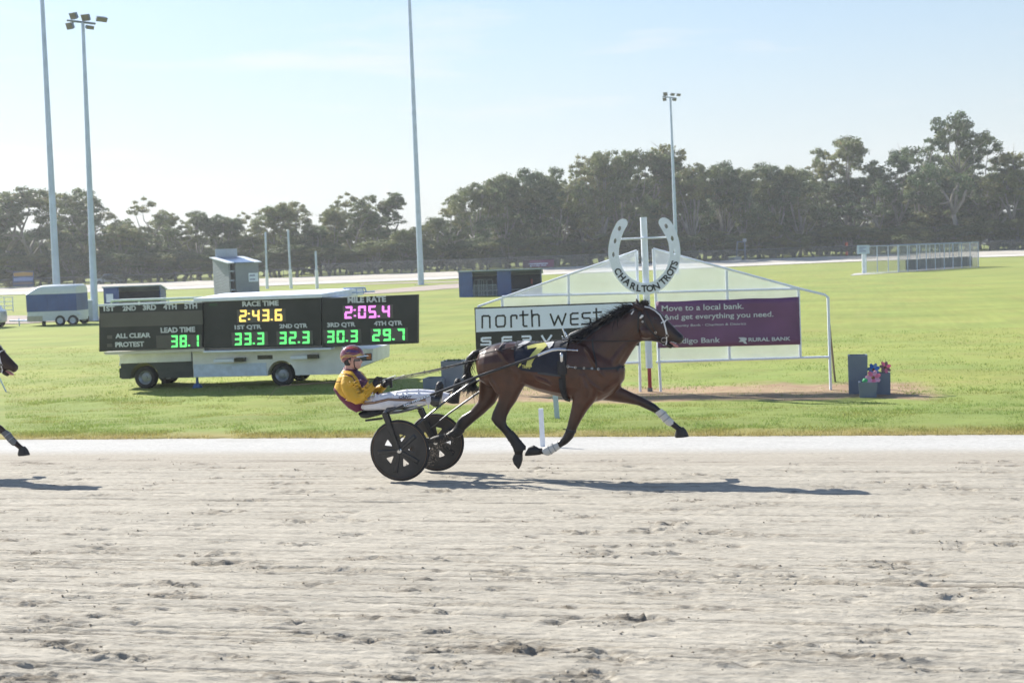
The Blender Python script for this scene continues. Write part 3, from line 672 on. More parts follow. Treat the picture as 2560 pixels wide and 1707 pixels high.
cloth = wrapped('saddle_cloth', list(np.linspace(592, 955, 26)), hem, .010, clothm, horse)
wrapped('cloth_border', list(np.linspace(770, 958, 10)), lambda x: R(np.interp(x, [770, 958], [99, 108])), .007, mat('grey_cloth', (0.05, 0.055, 0.065), 0.8), cloth, 44)
def decal(name, P, m, parent, off=.0195, step=1.0, bvh=horse_bvh, Yc=YH, th=.002, side=-1):
    """a flat shape pressed onto the curved surface, drawn as a polygon"""
    P = np.array(P, float); x0, y0 = P.min(0); x1, y1 = P.max(0)
    gx = np.arange(x0, x1 + step, step); gy = np.arange(y0, y1 + step, step)
    def inside(x, y):
        c = False
        for i in range(len(P)):
            (a, b), (c_, d) = P[i], P[i - 1]
            if (b > y) != (d > y) and x < (c_ - a) * (y - b) / (d - b) + a: c = not c
        return c
    vi = {}; V = []; F = []
    def vert(i, j):
        if (i, j) not in vi:
            q = aty(gx[0] + i * step, gy[0] + j * step, Yc); h = bvh.ray_cast(Vector((q.x, Yc + side * 3, q.z)), Vector((0, -side, 0)))
            p = h[0] if h[0] is not None else q; vi[(i, j)] = len(V); nn = (h[1] if h[1].dot(Vector((0, side, 0))) > 0 else -h[1]) if h[0] is not None else Vector((0, side, 0)); V.append(p + nn * off)
        return vi[(i, j)]
    for i in range(len(gx) - 1):
        for j in range(len(gy) - 1):
            if inside(gx[i] + step / 2, gy[j] + step / 2): F.append((vert(i, j), vert(i + 1, j), vert(i + 1, j + 1), vert(i, j + 1)))
    mb = MB(); mb.add(V, F); return mb.build(name, m, parent, True)
yel = mat('yellow_print', (0.58, 0.56, 0.16), 0.6); 
decal('number', [(1325, 866), (1345, 860), (1374, 856), (1373, 866), (1356, 883), (1346, 895), (1341, 906), (1342, 912), (1326, 912), (1331, 895), (1341, 880), (1351, 868), (1328, 872)], yel, cloth, step=.8)
V2, F2, _ = text2d('TROTS', .03)
mb = MB(); mb.add([hit(1318 + v[0] * 20, 914.5 - v[1] * 8 + v[0] * 2, -1, .021)[0] for v in V2], F2); mb.build('lettering', yel, cloth)
decal('emblem', [(1307, 912), (1311, 904), (1316, 903), (1315, 908), (1311, 910), (1310, 913)], yel, cloth, step=.7)
decal('cloth_flap', [(1303, 862), (1318, 853), (1340, 852), (1327, 858), (1312, 866), (1303, 870)], mat('white_cloth', (0.62, 0.61, 0.60), 0.7, bump=.3), cloth, off=.022, step=1)
decal('cloth_flap', [(1352, 853), (1376, 856), (1390, 853), (1388, 864), (1381, 872), (1376, 866), (1372, 862)], mat('white_cloth', 0), cloth, off=.024, step=1)
# harness saddle, girth, breast strap, back strap
hs = wrapped('harness_saddle', list(np.linspace(930, 985, 5)), lambda x: R(100), .018, leather, horse, 36, .012)
wrapped('girth', list(np.linspace(940, 972, 4)), lambda x: R(179), .012, leather, horse, 50, .010)
mb = MB(); strap(mb, [(940, 660), (945, 740), (958, 800), (975, 832)], .05, -1, .022, .01); mb.build('girth_sleeve', mat('black_fleece', (0.03, 0.032, 0.036), 0.95, bump=.8, bscale=120), hs, True)
mb = MB()
for sd in (-1, 1): strap(mb, [(985, 578), (1060, 590), (1160, 596), (1260, 598), (1340, 596), (1392, 585)], .026, sd, .008)
for sd in (-1, 1): strap(mb, [(1160, 380), (1168, 450), (1190, 540), (1200, 590)], .018, sd, .007)
strap(mb, [(310, 480), (400, 432), (500, 406), (620, 404), (760, 412), (930, 396)], .022, -1, .008)
bs = mb.build('breast_strap', leather, horse, True)
mb = MB()
for (a, b) in (((992, 576), (1045, 584)),):
    p, n = hit(*z2(*a), -1, .016); q, n2 = hit(*z2(*b), -1, .016); rgn(p, .014, n, .003, mb); rgn(q, .012, n2, .003, mb); mb.tube([p, q], .004)
mb.build('snap_hook', steel, bs, True)
for c in ((930, 582), (1108, 590), (1166, 594), (1212, 598)): mb = MB(); p, n = hit(*z2(*c), -1, .014); rgn(p, .011, n, .003, mb); mb.build('buckle', steel, bs, True)
mb = MB()
for yy in (-.05, .05):
    for x in (925, 958): p = aty(*z2(x, 372), YH + yy); rgn(p, .018, Vector((1, 0, .2)), .004, mb); mb.tube([p - Vector((0, 0, .018)), p - Vector((0, 0, .075))], .006)
mb.tube([aty(*z2(948, 372), YH), aty(*z2(922, 300), YH)], .009); mb.tube([aty(*z2(960, 365), YH), aty(*z2(940, 330), YH)], .010)
mb.build('terret', steel, hs, True)
mb = MB(); mb.tube([aty(*z2(955, 380), YH - .02), aty(*z2(985, 350), YH), aty(*z2(1050, 322), YH), aty(*z2(1075, 312), YH)], [.006, .018, .018, .008], 10); mb.build('fleece_roll', mat('white_fleece', (0.62, 0.60, 0.55), 0.95, bump=.8, bscale=90), hs, True)
mb = MB(); strap(mb, [(1075, 318), (1160, 268), (1260, 206), (1350, 158), (1450, 120), (1530, 108)], .014, -1, .012); mb.build('overcheck', leather, br, True)
mb = MB(); p, n = hit(*z2(948, 520), -1, .02); mb.chain([p + Vector((0, -.03, .05)), p + Vector((0, -.03, -.03))], [.022, .022], 12); mb.build('shaft_holder', steel, hs, True)
p2, n2 = hit(*z2(948, 585), -1, .022); mb = MB(); mb.cbox(p2 + Vector((0, -.01, 0)), (.10, .03, .16)); mb.build('tug_pad', leather, hs, True, bevel=.01)

# ------------------------------------------------------------------ the sulky
YN, YF = 15.36, 16.45
hubN = aty(*z9(478, 999), YN); hubF = aty(*z9(1026, 876), YF)
RN = (aty(*z9(478, 530), YN) - hubN).length; RF = (aty(*z9(1026, 446), YF) - hubF).length
WR = 0.5 * (RN + RF)
sulky = thing('sulky', 'black racing sulky with disc wheels carrying the seated driver', 'sulky', Vector((hubN.x, 15.9, 0)))
def circ2(r, n, c=(0, 0)): return [(c[0] + r * math.cos(2 * math.pi * k / n), c[1] + r * math.sin(2 * math.pi * k / n)) for k in range(n)]
def disc_wheel(c, rot, mirror):
    rt = WR
    mb = MB(); mb.lathe([(rt - .030, -.019), (rt - .010, -.017), (rt, 0), (rt - .010, .017), (rt - .030, .019), (rt - .045, 0)], c, (0, 1, 0), 56, True)
    w = mb.build('wheel', black, sulky, True)
    mb = MB(); mb.lathe([(rt - .034, -.0215), (rt - .028, -.0215), (rt - .028, -.016), (rt - .034, -.016)], c, (0, 1, 0), 56, True); mb.build('tyre_line', mat('brown_rubber', (0.14, 0.085, 0.05), 0.7), w, True)
    # the disc is a flat shell with five rounded openings
    cu = bpy.data.curves.new('disc', 'CURVE'); cu.dimensions = '2D'; cu.fill_mode = 'BOTH'; cu.extrude = 0.009; cu.bevel_depth = 0.003
    def poly(P):
        sp = cu.splines.new('POLY'); sp.points.add(len(P) - 1); sp.use_cyclic_u = True
        for i, p in enumerate(P): sp.points[i].co = (p[0], p[1], 0, 1)
    poly(circ2(rt - .034, 72))
    for k in range(5):
        a = 2 * math.pi * k / 5 + rot; P = []
        corners = [(.092, 0, .018), (.206, .25, .016), (.206, -.25, .016)]
        cs = [Vector((r_ * math.cos(a + t), r_ * math.sin(a + t))) for r_, t, _ in corners]
        for i in range(3):
            c0 = cs[i]; pv = (cs[i - 1] - c0).normalized(); nx = (cs[(i + 1) % 3] - c0).normalized(); q = .026
            for t in np.linspace(0, 1, 5): P.append(tuple((c0 + pv * q) * (1 - t) ** 2 + c0 * (2 * t * (1 - t)) + (c0 + nx * q) * t * t))
        poly(P)
    o = bpy.data.objects.new('d', cu); COL.objects.link(o); dg = bpy.context.evaluated_depsgraph_get(); me = bpy.data.meshes.new_from_object(o.evaluated_get(dg)); bpy.data.objects.remove(o)
    T = Matrix.Translation(c) @ Matrix.Rotation(R(90), 4, 'X'); me.transform(rootmat(sulky).inverted() @ T)
    link('disc', me, mat('wheel_disc', (0.040, 0.036, 0.034), 0.5, var=0.35, scale=6, bump=.1), w)
    for k in range(5):                                                       # moulded ribs between the openings
        a = 2 * math.pi * (k + .5) / 5 + rot
        d = Vector((math.cos(a), 0, math.sin(a))); s_ = Vector((-math.sin(a), 0, math.cos(a))); mb = MB()
        for yy in (-1, 1):
            y0 = Vector((0, .009 * yy, 0)); y1 = Vector((0, .021 * yy, 0))
            mb.hexa([c + d * .03 - s_ * .022 + y0, c + d * .285 - s_ * .034 + y0, c + d * .285 + s_ * .034 + y0, c + d * .03 + s_ * .022 + y0,
                     c + d * .03 - s_ * .014 + y1, c + d * .26 - s_ * .018 + y1, c + d * .26 + s_ * .018 + y1, c + d * .03 + s_ * .014 + y1])
        ob = mb.build('rib', blackp, w, False, bevel=.003); ob['kind'] = 'stuff'
    mb = MB(); mb.lathe([(.001, -.052), (.012, -.052), (.014, -.03), (.03, -.024), (.03, .024), (.014, .03), (.012, .05), (.001, .05)], c, (0, 1, 0), 18); mb.build('hub', steel, w, True)
disc_wheel(hubN, R(5), 1); disc_wheel(hubF, R(4), 1)
def S9(x, y, Y): return aty(*z9(x, y), Y)
def beam(name, pts, w, d, parent, m=blackp):
    mb = MB(); P = [Vector(p) for p in pts]; rs = []
    for i, p in enumerate(P):
        t = (P[min(i + 1, len(P) - 1)] - P[max(i - 1, 0)]).normalized(); s_ = t.cross(Vector((0, 1, 0))).normalized(); n = Vector((0, 1, 0))
        ww = w[i] if isinstance(w, list) else w; rs.append([p + s_ * ww / 2 - n * d / 2, p + s_ * ww / 2 + n * d / 2, p - s_ * ww / 2 + n * d / 2, p - s_ * ww / 2 - n * d / 2])
    mb.loft(rs); return mb.build(name, m, parent, False, bevel=.003)
for (h, top, sd) in ((hubN, S9(262, 445, YN), -1), (hubF, S9(792, 372, YF), 1)):
    for off in (-.036, .036):
        beam('fork', [top + Vector((0, off, 0)), h + Vector((0, off, 0))], [.068, .040], .016, sulky)
tN, tF = S9(262, 445, YN), S9(792, 372, YF)
mb = MB(); mb.tube([tN + Vector((0, -.05, 0)), tN + Vector((-.015, .14, .035)), (tN + tF) / 2 + Vector((-.02, 0, .045)), tF + Vector((-.015, -.14, .035)), tF + Vector((0, .05, 0))], .024, 12); arch = mb.build('arch_bar', blackp, sulky, True)
# shafts with bent steel tips
shN = [S9(250, 440, YN + .02), S9(540, 322, YN + .05), S9(940, 165, YN + .10), aty(1152, 959, YN + .14), aty(1196, 940, YN + .17), aty(1345, 889, YN + .22)]
tipN = [aty(1345, 889, YN + .22), aty(1362, 882, YN + .225), aty(1380, 875.5, YN + .225), aty(1396, 873.5, YN + .225), aty(1415, 874.5, YN + .225)]
pinN = [aty(1415, 874.5, YN + .225), aty(1445, 876, YN + .225)]
mir = lambda p: Vector((p.x - .0, 2 * 15.905 - p.y, p.z - .05))
for f_ in (lambda p: p, mir):
    mb = MB(); mb.tube([f_(p) for p in shN], .0165, 10); s_ = mb.build('shaft', blackp, sulky, True)
    mb = MB(); mb.tube([f_(p) for p in tipN], .0185, 12); mb.build('shaft_tip', steel, s_, True)
    mb = MB(); mb.tube([f_(p) for p in pinN], .007, 8)
    for t in (.25, .6, .95): q = f_(pinN[0].lerp(pinN[1], t)); mb.tube([q - Vector((.006, 0, 0)), q + Vector((.006, 0, 0))], .012, 8)
    mb.build('shaft_pin', steel, s_, True)
    if f_ is not mir:
        U = shN[2] - shN[1]; L_ = U.length; u = U.normalized(); nrm = Vector((0, -1, 0)); w = u.cross(nrm).normalized(); w = w if w.z > 0 else -w
        lettering('lettering', 'ZAC STEENHUIS', shN[1] + nrm * .017 - w * .011, u * L_, w * .022, nrm, signw, s_, .03)
# braces from the hubs forward to the shafts
for pts in ([S9(480, 822, YN + .05), S9(900, 478, YN + .08), S9(1250, 190, YN + .12), aty(1190, 948, YN + .165)], [S9(945, 660, YF - .05), S9(1240, 430, YF - .08), S9(1660, 130, YF - .12), aty(1230, 958, YF - .16)]):
    mb = MB(); mb.tube(pts, [.008, .012, .013, .012], 8); mb.build('brace', mat('dark_steel', (0.10, 0.105, 0.115), 0.3, 0.8), sulky, True)
# seat pan and its runners
mb = MB(); rs = []
for (ax, ay), (bx, by), hw in (((385, 778), (432, 832), .16), ((440, 772), (470, 832), .20), ((520, 765), (540, 815), .21), ((600, 752), (610, 796), .20), ((650, 748), (655, 772), .15)):
    rs.append(ring(aty(*z1(ax, ay), 15.9), aty(*z1(bx, by), 15.9), hw, 0, 20, 3.2))
mb.loft(rs); mb.build('seat', black, sulky, True)
mb = MB(); mb.tube([aty(*z1(425, 862), 15.78), aty(*z1(585, 842), 15.78)], .014, 8); mb.build('seat_rail', blackp, sulky, True)
mb = MB(); mb.tube([aty(*z1(425, 862), 16.0), aty(*z1(585, 842), 16.0)], .014, 8); mb.build('seat_rail', blackp, sulky, True)
mb = MB(); q0, q1, q2 = aty(*z1(640, 800), 15.9), aty(*z1(850, 730), 15.9), aty(*z1(1010, 715), 15.9)
outline_loft(mb, z1, 15.9, [((640, 775), (640, 805), .10), ((760, 765), (765, 790), .10), ((860, 742), (865, 765), .09), ((980, 712), (985, 722), .05)], 14, 3); mb.build('seat_support', mat('dark_steel', 0), sulky, True)
for Y_, dx, dy in ((YN + .14, 0, 0), (YF - .14, 165, -32)):                # stirrups
    mb = MB(); a = aty(*z1(1062 + dx, 650 + dy), Y_)
    outline_loft(mb, z1, Y_, [((1040 + dx, 632 + dy), (1042 + dx, 712 + dy), .03), ((1085 + dx, 640 + dy), (1085 + dx, 735 + dy), .05), ((1132 + dx, 650 + dy), (1118 + dx, 725 + dy), .04)], 12, 3.5)
    mb.tube([aty(*z1(1075 + dx, 640 + dy), Y_), aty(*z1(1120 + dx, 590 + dy), Y_ - (.02 if dx == 0 else -.02))], .013); mb.build('stirrup', blackp, sulky, True)

# ------------------------------------------------------------------ the driver
YD = 15.9
driver = thing('person', 'driver in yellow and maroon silks and striped helmet, leaning back in the sulky seat', 'person', aty(*z8(680, 1390), YD))
skin = mat('skin', (0.62, 0.36, 0.29), 0.5, var=0.08, scale=20)
mb = MB()
outline_loft(mb, z8, YD, [((345, 300), (560, 300), .06), ((305, 340), (612, 345), .074), ((300, 400), (640, 395), .077), ((318, 440), (650, 440), .073), ((345, 480), (648, 482), .066), ((395, 525), (634, 532), .054), ((470, 552), (610, 568), .036)], 22)
mb.chain([aty(*z8(630, 375), YD), aty(*z8(668, 432), YD)], [.008, .013], 8)                                    # nose
mb.chain([aty(*z8(628, 492), YD - .012), aty(*z8(628, 492), YD + .012)], [.013, .013], 8)                      # lips
outline_loft(mb, z8, YD, [((345, 470), (505, 505), .058), ((335, 540), (520, 570), .060), ((320, 620), (560, 660), .09)], 18)
outline_loft(mb, z8, YD, [((350, 640), (590, 680), .12), ((290, 740), (670, 780), .13), ((280, 900), (680, 900), .14), ((350, 1120), (720, 1050), .14), ((560, 1340), (780, 1200), .16)], 18)
def A(x, y, o): return aty(*z8(x, y), YD + o)
armN = [A(400, 760, -.15), A(470, 960, -.20), A(590, 1170, -.24), A(760, 1040, -.20), A(905, 885, -.13)]
armF = [A(600, 760, .14), A(740, 900, .20), A(830, 1010, .22), A(1000, 980, .17), A(1100, 900, .12)]
for a in (armN, armF): mb.chain(a, [.040, .038, .036, .032, .026], 12)
B = lambda x, y, o: aty(*z1(x, y), YD + o)
legN = [B(470, 705, -.10), B(640, 680, -.14), B(720, 675, -.16), B(900, 662, -.17), B(1050, 660, -.18)]
legF = [B(480, 690, .10), B(660, 660, .14), B(780, 640, .15), B(1000, 640, .16), B(1190, 650, .17)]
for a in (legN, legF): mb.chain(a, [.085, .07, .06, .045, .035], 12)
bm_ = fuse(mb, 0.009, 4); body_bvh = BVHTree.FromPolygons([Vector(v) for v in coords(bm_).tolist()], [tuple(p.vertices) for p in bm_.polygons])
place('body', bm_, skin, driver)
# silks: one soft shell, yellow with maroon panels
mb = MB()
outline_loft(mb, z8, YD, [((590, 1402), (775, 1345), .17), ((430, 1325), (800, 1190), .19), ((240, 1140), (800, 1060), .195), ((128, 960), (760, 950), .20), ((185, 800), (765, 860), .205), ((235, 690), (735, 760), .20), ((285, 618), (660, 655), .175), ((305, 572), (590, 610), .10), ((302, 535), (548, 575), .078)], 24)
outline_loft(mb, z8, YD, [((830, 1120), (800, 1200), .16), ((1000, 1035), (985, 1075), .12)], 16)
outline_loft(mb, z8, YD, [((300, 690), (480, 690), .07, -.15), ((250, 860), (560, 850), .075, -.20), ((300, 1020), (600, 960), .075, -.225), ((420, 1190), (640, 1060), .075, -.235), ((560, 1262), (680, 1040), .072, -.235), ((700, 1205), (720, 980), .068, -.22), ((820, 1095), (780, 900), .062, -.19), ((930, 935), (860, 815), .050, -.14)], 18)
outline_loft(mb, z8, YD, [((560, 680), (720, 710), .07, .15), ((640, 860), (790, 850), .075, .20), ((720, 1040), (860, 930), .07, .215), ((880, 1070), (930, 900), .06, .19), ((1060, 1040), (1030, 865), .055, .15), ((1145, 940), (1050, 855), .05, .125)], 18)
r0 = random.Random(11)
for k in range(64):                                                          # folds in the loose cloth
    x, y, o = r0.uniform(330, 720), r0.uniform(800, 1230), r0.choice((-.27, -.28, -.26)); L_ = r0.uniform(60, 150); an = r0.uniform(-.9, .5)
    mb.chain([A(x, y, o), A(x + L_ * math.cos(an) * .5, y + L_ * math.sin(an) * .5, o - .006), A(x + L_ * math.cos(an), y + L_ * math.sin(an), o)], [.005, .009, .005], 8)
jm = fuse(mb, 0.0065, 3); P = coords(jm)
yl = np.array([0.62, 0.36, 0.035]); mr_ = np.array([0.125, 0.018, 0.052]); pu = np.array([0.085, 0.020, 0.075])
def toz8(P):                                                                  # where each point of the cloth lies in the traced drawing
    v = P - np.array(CP); d = v @ np.array(FW); return (1280 + FPX * (v @ np.array(RT)) / d - 820) * 7.842, (853.5 - FPX * (v @ np.array(UP)) / d - 850) * 7.84
jx, jy = toz8(P); wob = 14 * (fbm(jx / 60 + 9, jy / 60 + 9, 2, 220) - .5)
low = np.interp(jx, [100, 130, 250, 400, 540, 640, 800, 830, 900, 1000], [880, 940, 1090, 1190, 1255, 1250, 1180, 1105, 1060, 1000]) + wob
arm_ = (P[:, 1] < YD - .195) & (jy < 1262) & (jx > 240)
mk = ((jy > low) & ~((P[:, 1] < YD - .2) & (jy < low + 20))).astype(float)
mk = np.where((jx > 985) & (jy < 1045) & (P[:, 1] > YD), 0, mk)
c1 = (jy < 590 + (jx - 300) * .12)                                           # collar
fr = (jx > np.interp(jy, [560, 640, 760, 860, 940], [440, 500, 590, 630, 660])) & (jx < np.interp(jy, [560, 640, 740, 800, 900, 940], [560, 640, 740, 790, 720, 670])) & (jy < 940) & (P[:, 1] < YD + .09)
sh = (np.abs(jy - np.interp(jx, [350, 480, 530], [668, 720, 800])) < 16) & (jx > 345) & (jx < 535)
cc = yl[None] * (1 - mk[:, None]) + mr_ * mk[:, None]
cc = np.where((c1 | sh)[:, None], mr_, cc); cc = np.where(fr[:, None], pu, cc)
vcol(jm, cc); place('jacket', jm, mat('silk_jacket', yl, 0.5, attr='Col', var=0.07, scale=9, bump=.55, bscale=14, spec=.3), driver)
# white trousers
mb = MB()
outline_loft(mb, z1, YD, [((440, 650), (425, 772), .085, -.09), ((520, 622), (500, 770), .09, -.115), ((600, 612), (590, 764), .085, -.135), ((665, 604), (665, 748), .076, -.15), ((735, 608), (738, 742), .068, -.16), ((850, 600), (850, 724), .062, -.17), ((960, 600), (960, 716), .054, -.175), ((1050, 606), (1045, 712), .050, -.18)], 20)
outline_loft(mb, z1, YD, [((440, 640), (430, 760), .085, .09), ((560, 606), (550, 740), .09, .12), ((660, 594), (655, 725), .08, .14), ((800, 572), (800, 700), .072, .15), ((930, 568), (930, 690), .062, .16), ((1060, 578), (1055, 690), .055, .165), ((1215, 610), (1205, 690), .048, .17)], 20)
outline_loft(mb, z1, YD, [((400, 690), (390, 775), .16), ((470, 655), (460, 765), .15)], 18)
for k in range(34):
    x = r0.uniform(470, 1020); y = r0.uniform(600, 720); o = -.225 + (x - 470) * -.00002 + abs(y - 660) * .0008; L_ = r0.uniform(15, 45); an = r0.choice((1.2, -1.1, .9, 1.6)) + r0.gauss(0, .25)
    mb.chain([B(x, y, o), B(x + L_ * math.cos(an), y + L_ * math.sin(an), o)], [.007, .009], 8)
tm = fuse(mb, 0.0075, 4); tb = BVHTree.FromPolygons([Vector(v) for v in coords(tm).tolist()], [tuple(p.vertices) for p in tm.polygons])
tr = place('trousers', tm, mat('white_trousers', (0.74, 0.74, 0.80), 0.6, var=0.06, scale=10, bump=.6, bscale=16), driver)
def on_t(x, y, bvh=tb, off=.004, zf=z1):
    q = aty(*zf(x, y), YD); h = bvh.ray_cast(Vector((q.x, YD - 2, q.z)), Vector((0, 1, 0))); p = h[0] if h[0] is not None else q; return p + Vector((0, -off, 0))
for dy, c in ((0, mat('maroon_stripe', (0.11, 0.02, 0.04), 0.6)), (9, mat('gold_stripe', (0.42, 0.24, 0.06), 0.6)), (17, mat('maroon_stripe', 0))):
    mb = MB(); mb.tube([on_t(x, np.interp(x, [436, 560, 690, 760, 1040], [685, 668, 636, 640, 642]) + dy) for x in range(436, 1041, 12)], .0045, 6); mb.build('side_stripe', c, tr, True)
V2, F2, _ = text2d('CAINT', .02, .2)
mb = MB(); mb.add([on_t(786 + v[0] * 120, 637 - v[1] * 26, tb, .007) for v in V2], F2); mb.build('lettering', mat('navy_print', (0.02, 0.02, 0.05), .6), tr)
# boots, gloves
for secs, o in (([((1030, 618), (1030, 712), .046), ((1062, 612), (1062, 736), .046), ((1100, 596), (1120, 735), .046)], -.18), ([((1190, 612), (1185, 694), .042), ((1235, 606), (1235, 708), .044), ((1262, 590), (1288, 706), .044)], .17)):
    mb = MB(); outline_loft(mb, z1, YD, [(*s_, o) for s_ in secs], 16)
    dx, dy = (0, 0) if o < 0 else (170, -30)
    outline_loft(mb, z1, YD, [((1062 + dx, 715 + dy), (1128 + dx, 738 + dy), .036, o), ((1058 + dx, 650 + dy), (1134 + dx, 668 + dy), .046, o), ((1075 + dx, 570 + dy), (1152 + dx, 585 + dy), .050, o), ((1085 + dx, 522 + dy), (1154 + dx, 530 + dy), .046, o), ((1104 + dx, 496 + dy), (1136 + dx, 498 + dy), .030, o)], 16)
    place('boot', fuse(mb, .008, 3), leather, driver)
def glove(wrist, palm, kn, o, curl):
    mb = MB(); w = A(*wrist, o[0]); p = A(*palm, o[1])
    mb.chain([w, w.lerp(p, .45), p], [.034, .040, .040], 12)
    for i in range(4):                                                       # four bent fingers closed round the rein, a thumb on top
        k = A(kn[0] + curl[0] * i * .12, kn[1] + 26 * i, o[1] - .030 + .020 * i * .3)
        f1 = k + Vector((.030 - .004 * i, .0, .004 - .008 * i)); f2 = f1 + Vector((-.004, .022, -.024)); f3 = f2 + Vector((-.030, .006, -.004))
        mb.chain([p.lerp(k, .3), k, f1, f2, f3], [.014, .0125, .0115, .0105, .009], 8)
    t0 = p + Vector((-.010, -.006, .030)); mb.chain([t0, t0 + Vector((.022, -.004, .018)), t0 + Vector((.052, .004, .012))], [.015, .013, .010], 8)
    return place('glove', fuse(mb, .0055, 2), leather, driver)
glove((905, 885), (955, 800), (1010, 740), (-.13, -.10), (60, 0)); glove((1100, 900), (1150, 840), (1200, 775), (.11, .085), (60, 0))
# helmet
hc = A(474, 305, 0); hx = (A(474 + 232, 305, 0) - hc).length; hz = (A(474, 95, 0) - hc).length
ax = (A(706, 305, 0) - hc).normalized(); az_ = (A(474, 95, 0) - hc).normalized(); ay = Vector((0, 1, 0))
def helm(a, b, k=1.0): return hc + ax * (hx * k * math.cos(b) * math.cos(a)) + ay * (.122 * k * math.cos(b) * math.sin(a)) + az_ * (hz * k * math.sin(b))
nA, nB = 48, 18; V = []; F = []
for lay, kk in ((0, 1.0), (1, .90)):
    for j in range(nB + 1):
        for i in range(nA):
            a = 2 * math.pi * i / nA; fr_ = math.cos(a); b0 = np.interp(fr_, [-1, -.75, -.35, .1, .55, 1], [-.62, -.68, -.38, -.10, -.10, -.02]); b = b0 + (math.pi / 2 - b0) * j / nB; V.append(helm(a, b, kk))
L_ = nA * (nB + 1)
for j in range(nB):
    for i in range(nA):
        i2 = (i + 1) % nA; F.append((j * nA + i, j * nA + i2, (j + 1) * nA + i2, (j + 1) * nA + i)); F.append((L_ + j * nA + i2, L_ + j * nA + i, L_ + (j + 1) * nA + i, L_ + (j + 1) * nA + i2))
for i in range(nA): i2 = (i + 1) % nA; F.append((i2, i, L_ + i, L_ + i2))
mb = MB(); mb.add(V, F)
hel = mb.build('helmet', mat('maroon_helmet', (0.19, 0.035, 0.045), 0.18, var=0.1, coat=.8, spec=.6), driver, True)
gold = mat('gold_paint', (0.56, 0.36, 0.07), 0.25, coat=.6); purp = mat('purple_paint', (0.09, 0.035, 0.13), 0.25, coat=.6); redp = mat('red_paint', (0.42, 0.05, 0.045), 0.25, coat=.6)
def hline(pts, w, m, sd):
    mb = MB(); rs = []
    for i, (a, b) in enumerate(pts):
        a = -a * sd if True else a; p = helm(a, b, 1.022); n = (p - hc).normalized(); a2, b2 = pts[min(i + 1, len(pts) - 1)]; a1, b1 = pts[max(i - 1, 0)]
        t = (helm(-a2 * sd, b2) - helm(-a1 * sd, b1)).normalized(); s_ = n.cross(t).normalized(); ww = w * (.4 if i in (0, len(pts) - 1) else 1)
        rs.append([p + s_ * ww, p - s_ * ww, p - s_ * ww - n * .006, p + s_ * ww - n * .006])
    mb.loft(rs); mb.build('helmet_stripe', m, hel, True)
for sd in (1, -1):
    hline([(2.6, -.25), (2.2, -.05), (1.85, .12), (1.5, .10), (1.15, .02), (.8, .16), (.4, .30)], .0045, gold, sd)
    hline([(2.75, -.5), (2.35, -.22), (1.95, -.02), (1.6, -.03), (1.3, -.06)], .0035, gold, sd)
    hline([(1.25, .0), (.95, .06), (.6, .10), (.3, .10)], .010, gold, sd)
    hline([(2.0, .42), (1.7, .50), (1.35, .50), (1.0, .44), (.7, .42)], .016, purp, sd)
    hline([(1.95, .42), (1.7, .44), (1.45, .40), (1.75, .33), (1.95, .42)], .003, gold, sd)
    hline([(2.3, .75), (1.8, .86), (1.2, .85), (.7, .72)], .014, redp, sd); hline([(1.3, 1.0), (1.0, .98), (.6, .82)], .004, gold, sd)
mb = MB(); rs = []
for t in np.linspace(-1, 1, 15):
    a = t * .95; p = helm(a, -.02 + .05 * (1 - t * t), 1.0); q = p + ax * (.052 * (1 - t * t) + .004) - az_ * (.004 + .006 * t * t); rs.append([p, q, q - az_ * .004, p - az_ * .005])
mb.loft(rs); mb.build('visor', mat('visor_grey', (0.72, 0.76, 0.82), 0.3, coat=.4), hel, True)
mb = MB(); outline_loft(mb, z8, YD, [((345, 335), (520, 335), .090), ((325, 400), (520, 400), .090), ((330, 460), (505, 470), .082), ((350, 490), (490, 492), .070)], 20); mb.build('helmet_padding', mat('dark_padding', (0.035, 0.035, 0.038), 0.9), hel, True)
mb = MB(); mb.chain([A(415, 400, -.088), A(428, 440, -.088)], [.012, .009], 8); mb.build('ear', skin, driver, True)
mb = MB(); mb.tube([A(508, 400, -.084), A(512, 480, -.074), A(530, 545, -.058), A(585, 575, -.01), A(530, 545, .058), A(510, 470, .078)], .006, 6); mb.build('chin_strap', leather, hel, True)
mb = MB(); rs = []
for t in np.linspace(-1, 1, 17):
    a = t * 1.25; c = A(570, 385, 0); p = c + ax * (.0115 + (hx * .62) * (math.cos(a) - 1) * .9 + .0) + Vector((0, .073 * math.sin(a) / math.sin(1.25), 0)); p += ax * .034
    h = .015 * (1 if abs(t) > .15 else .6); rs.append([p + az_ * h, p + ax * .004 + az_ * h, p + ax * .004 - az_ * h, p - az_ * h])
mb.loft(rs); mb.build('sunglasses', mat('mirror_lens', (0.10, 0.10, 0.11), 0.08, 0.6, spec=.9), driver, True)

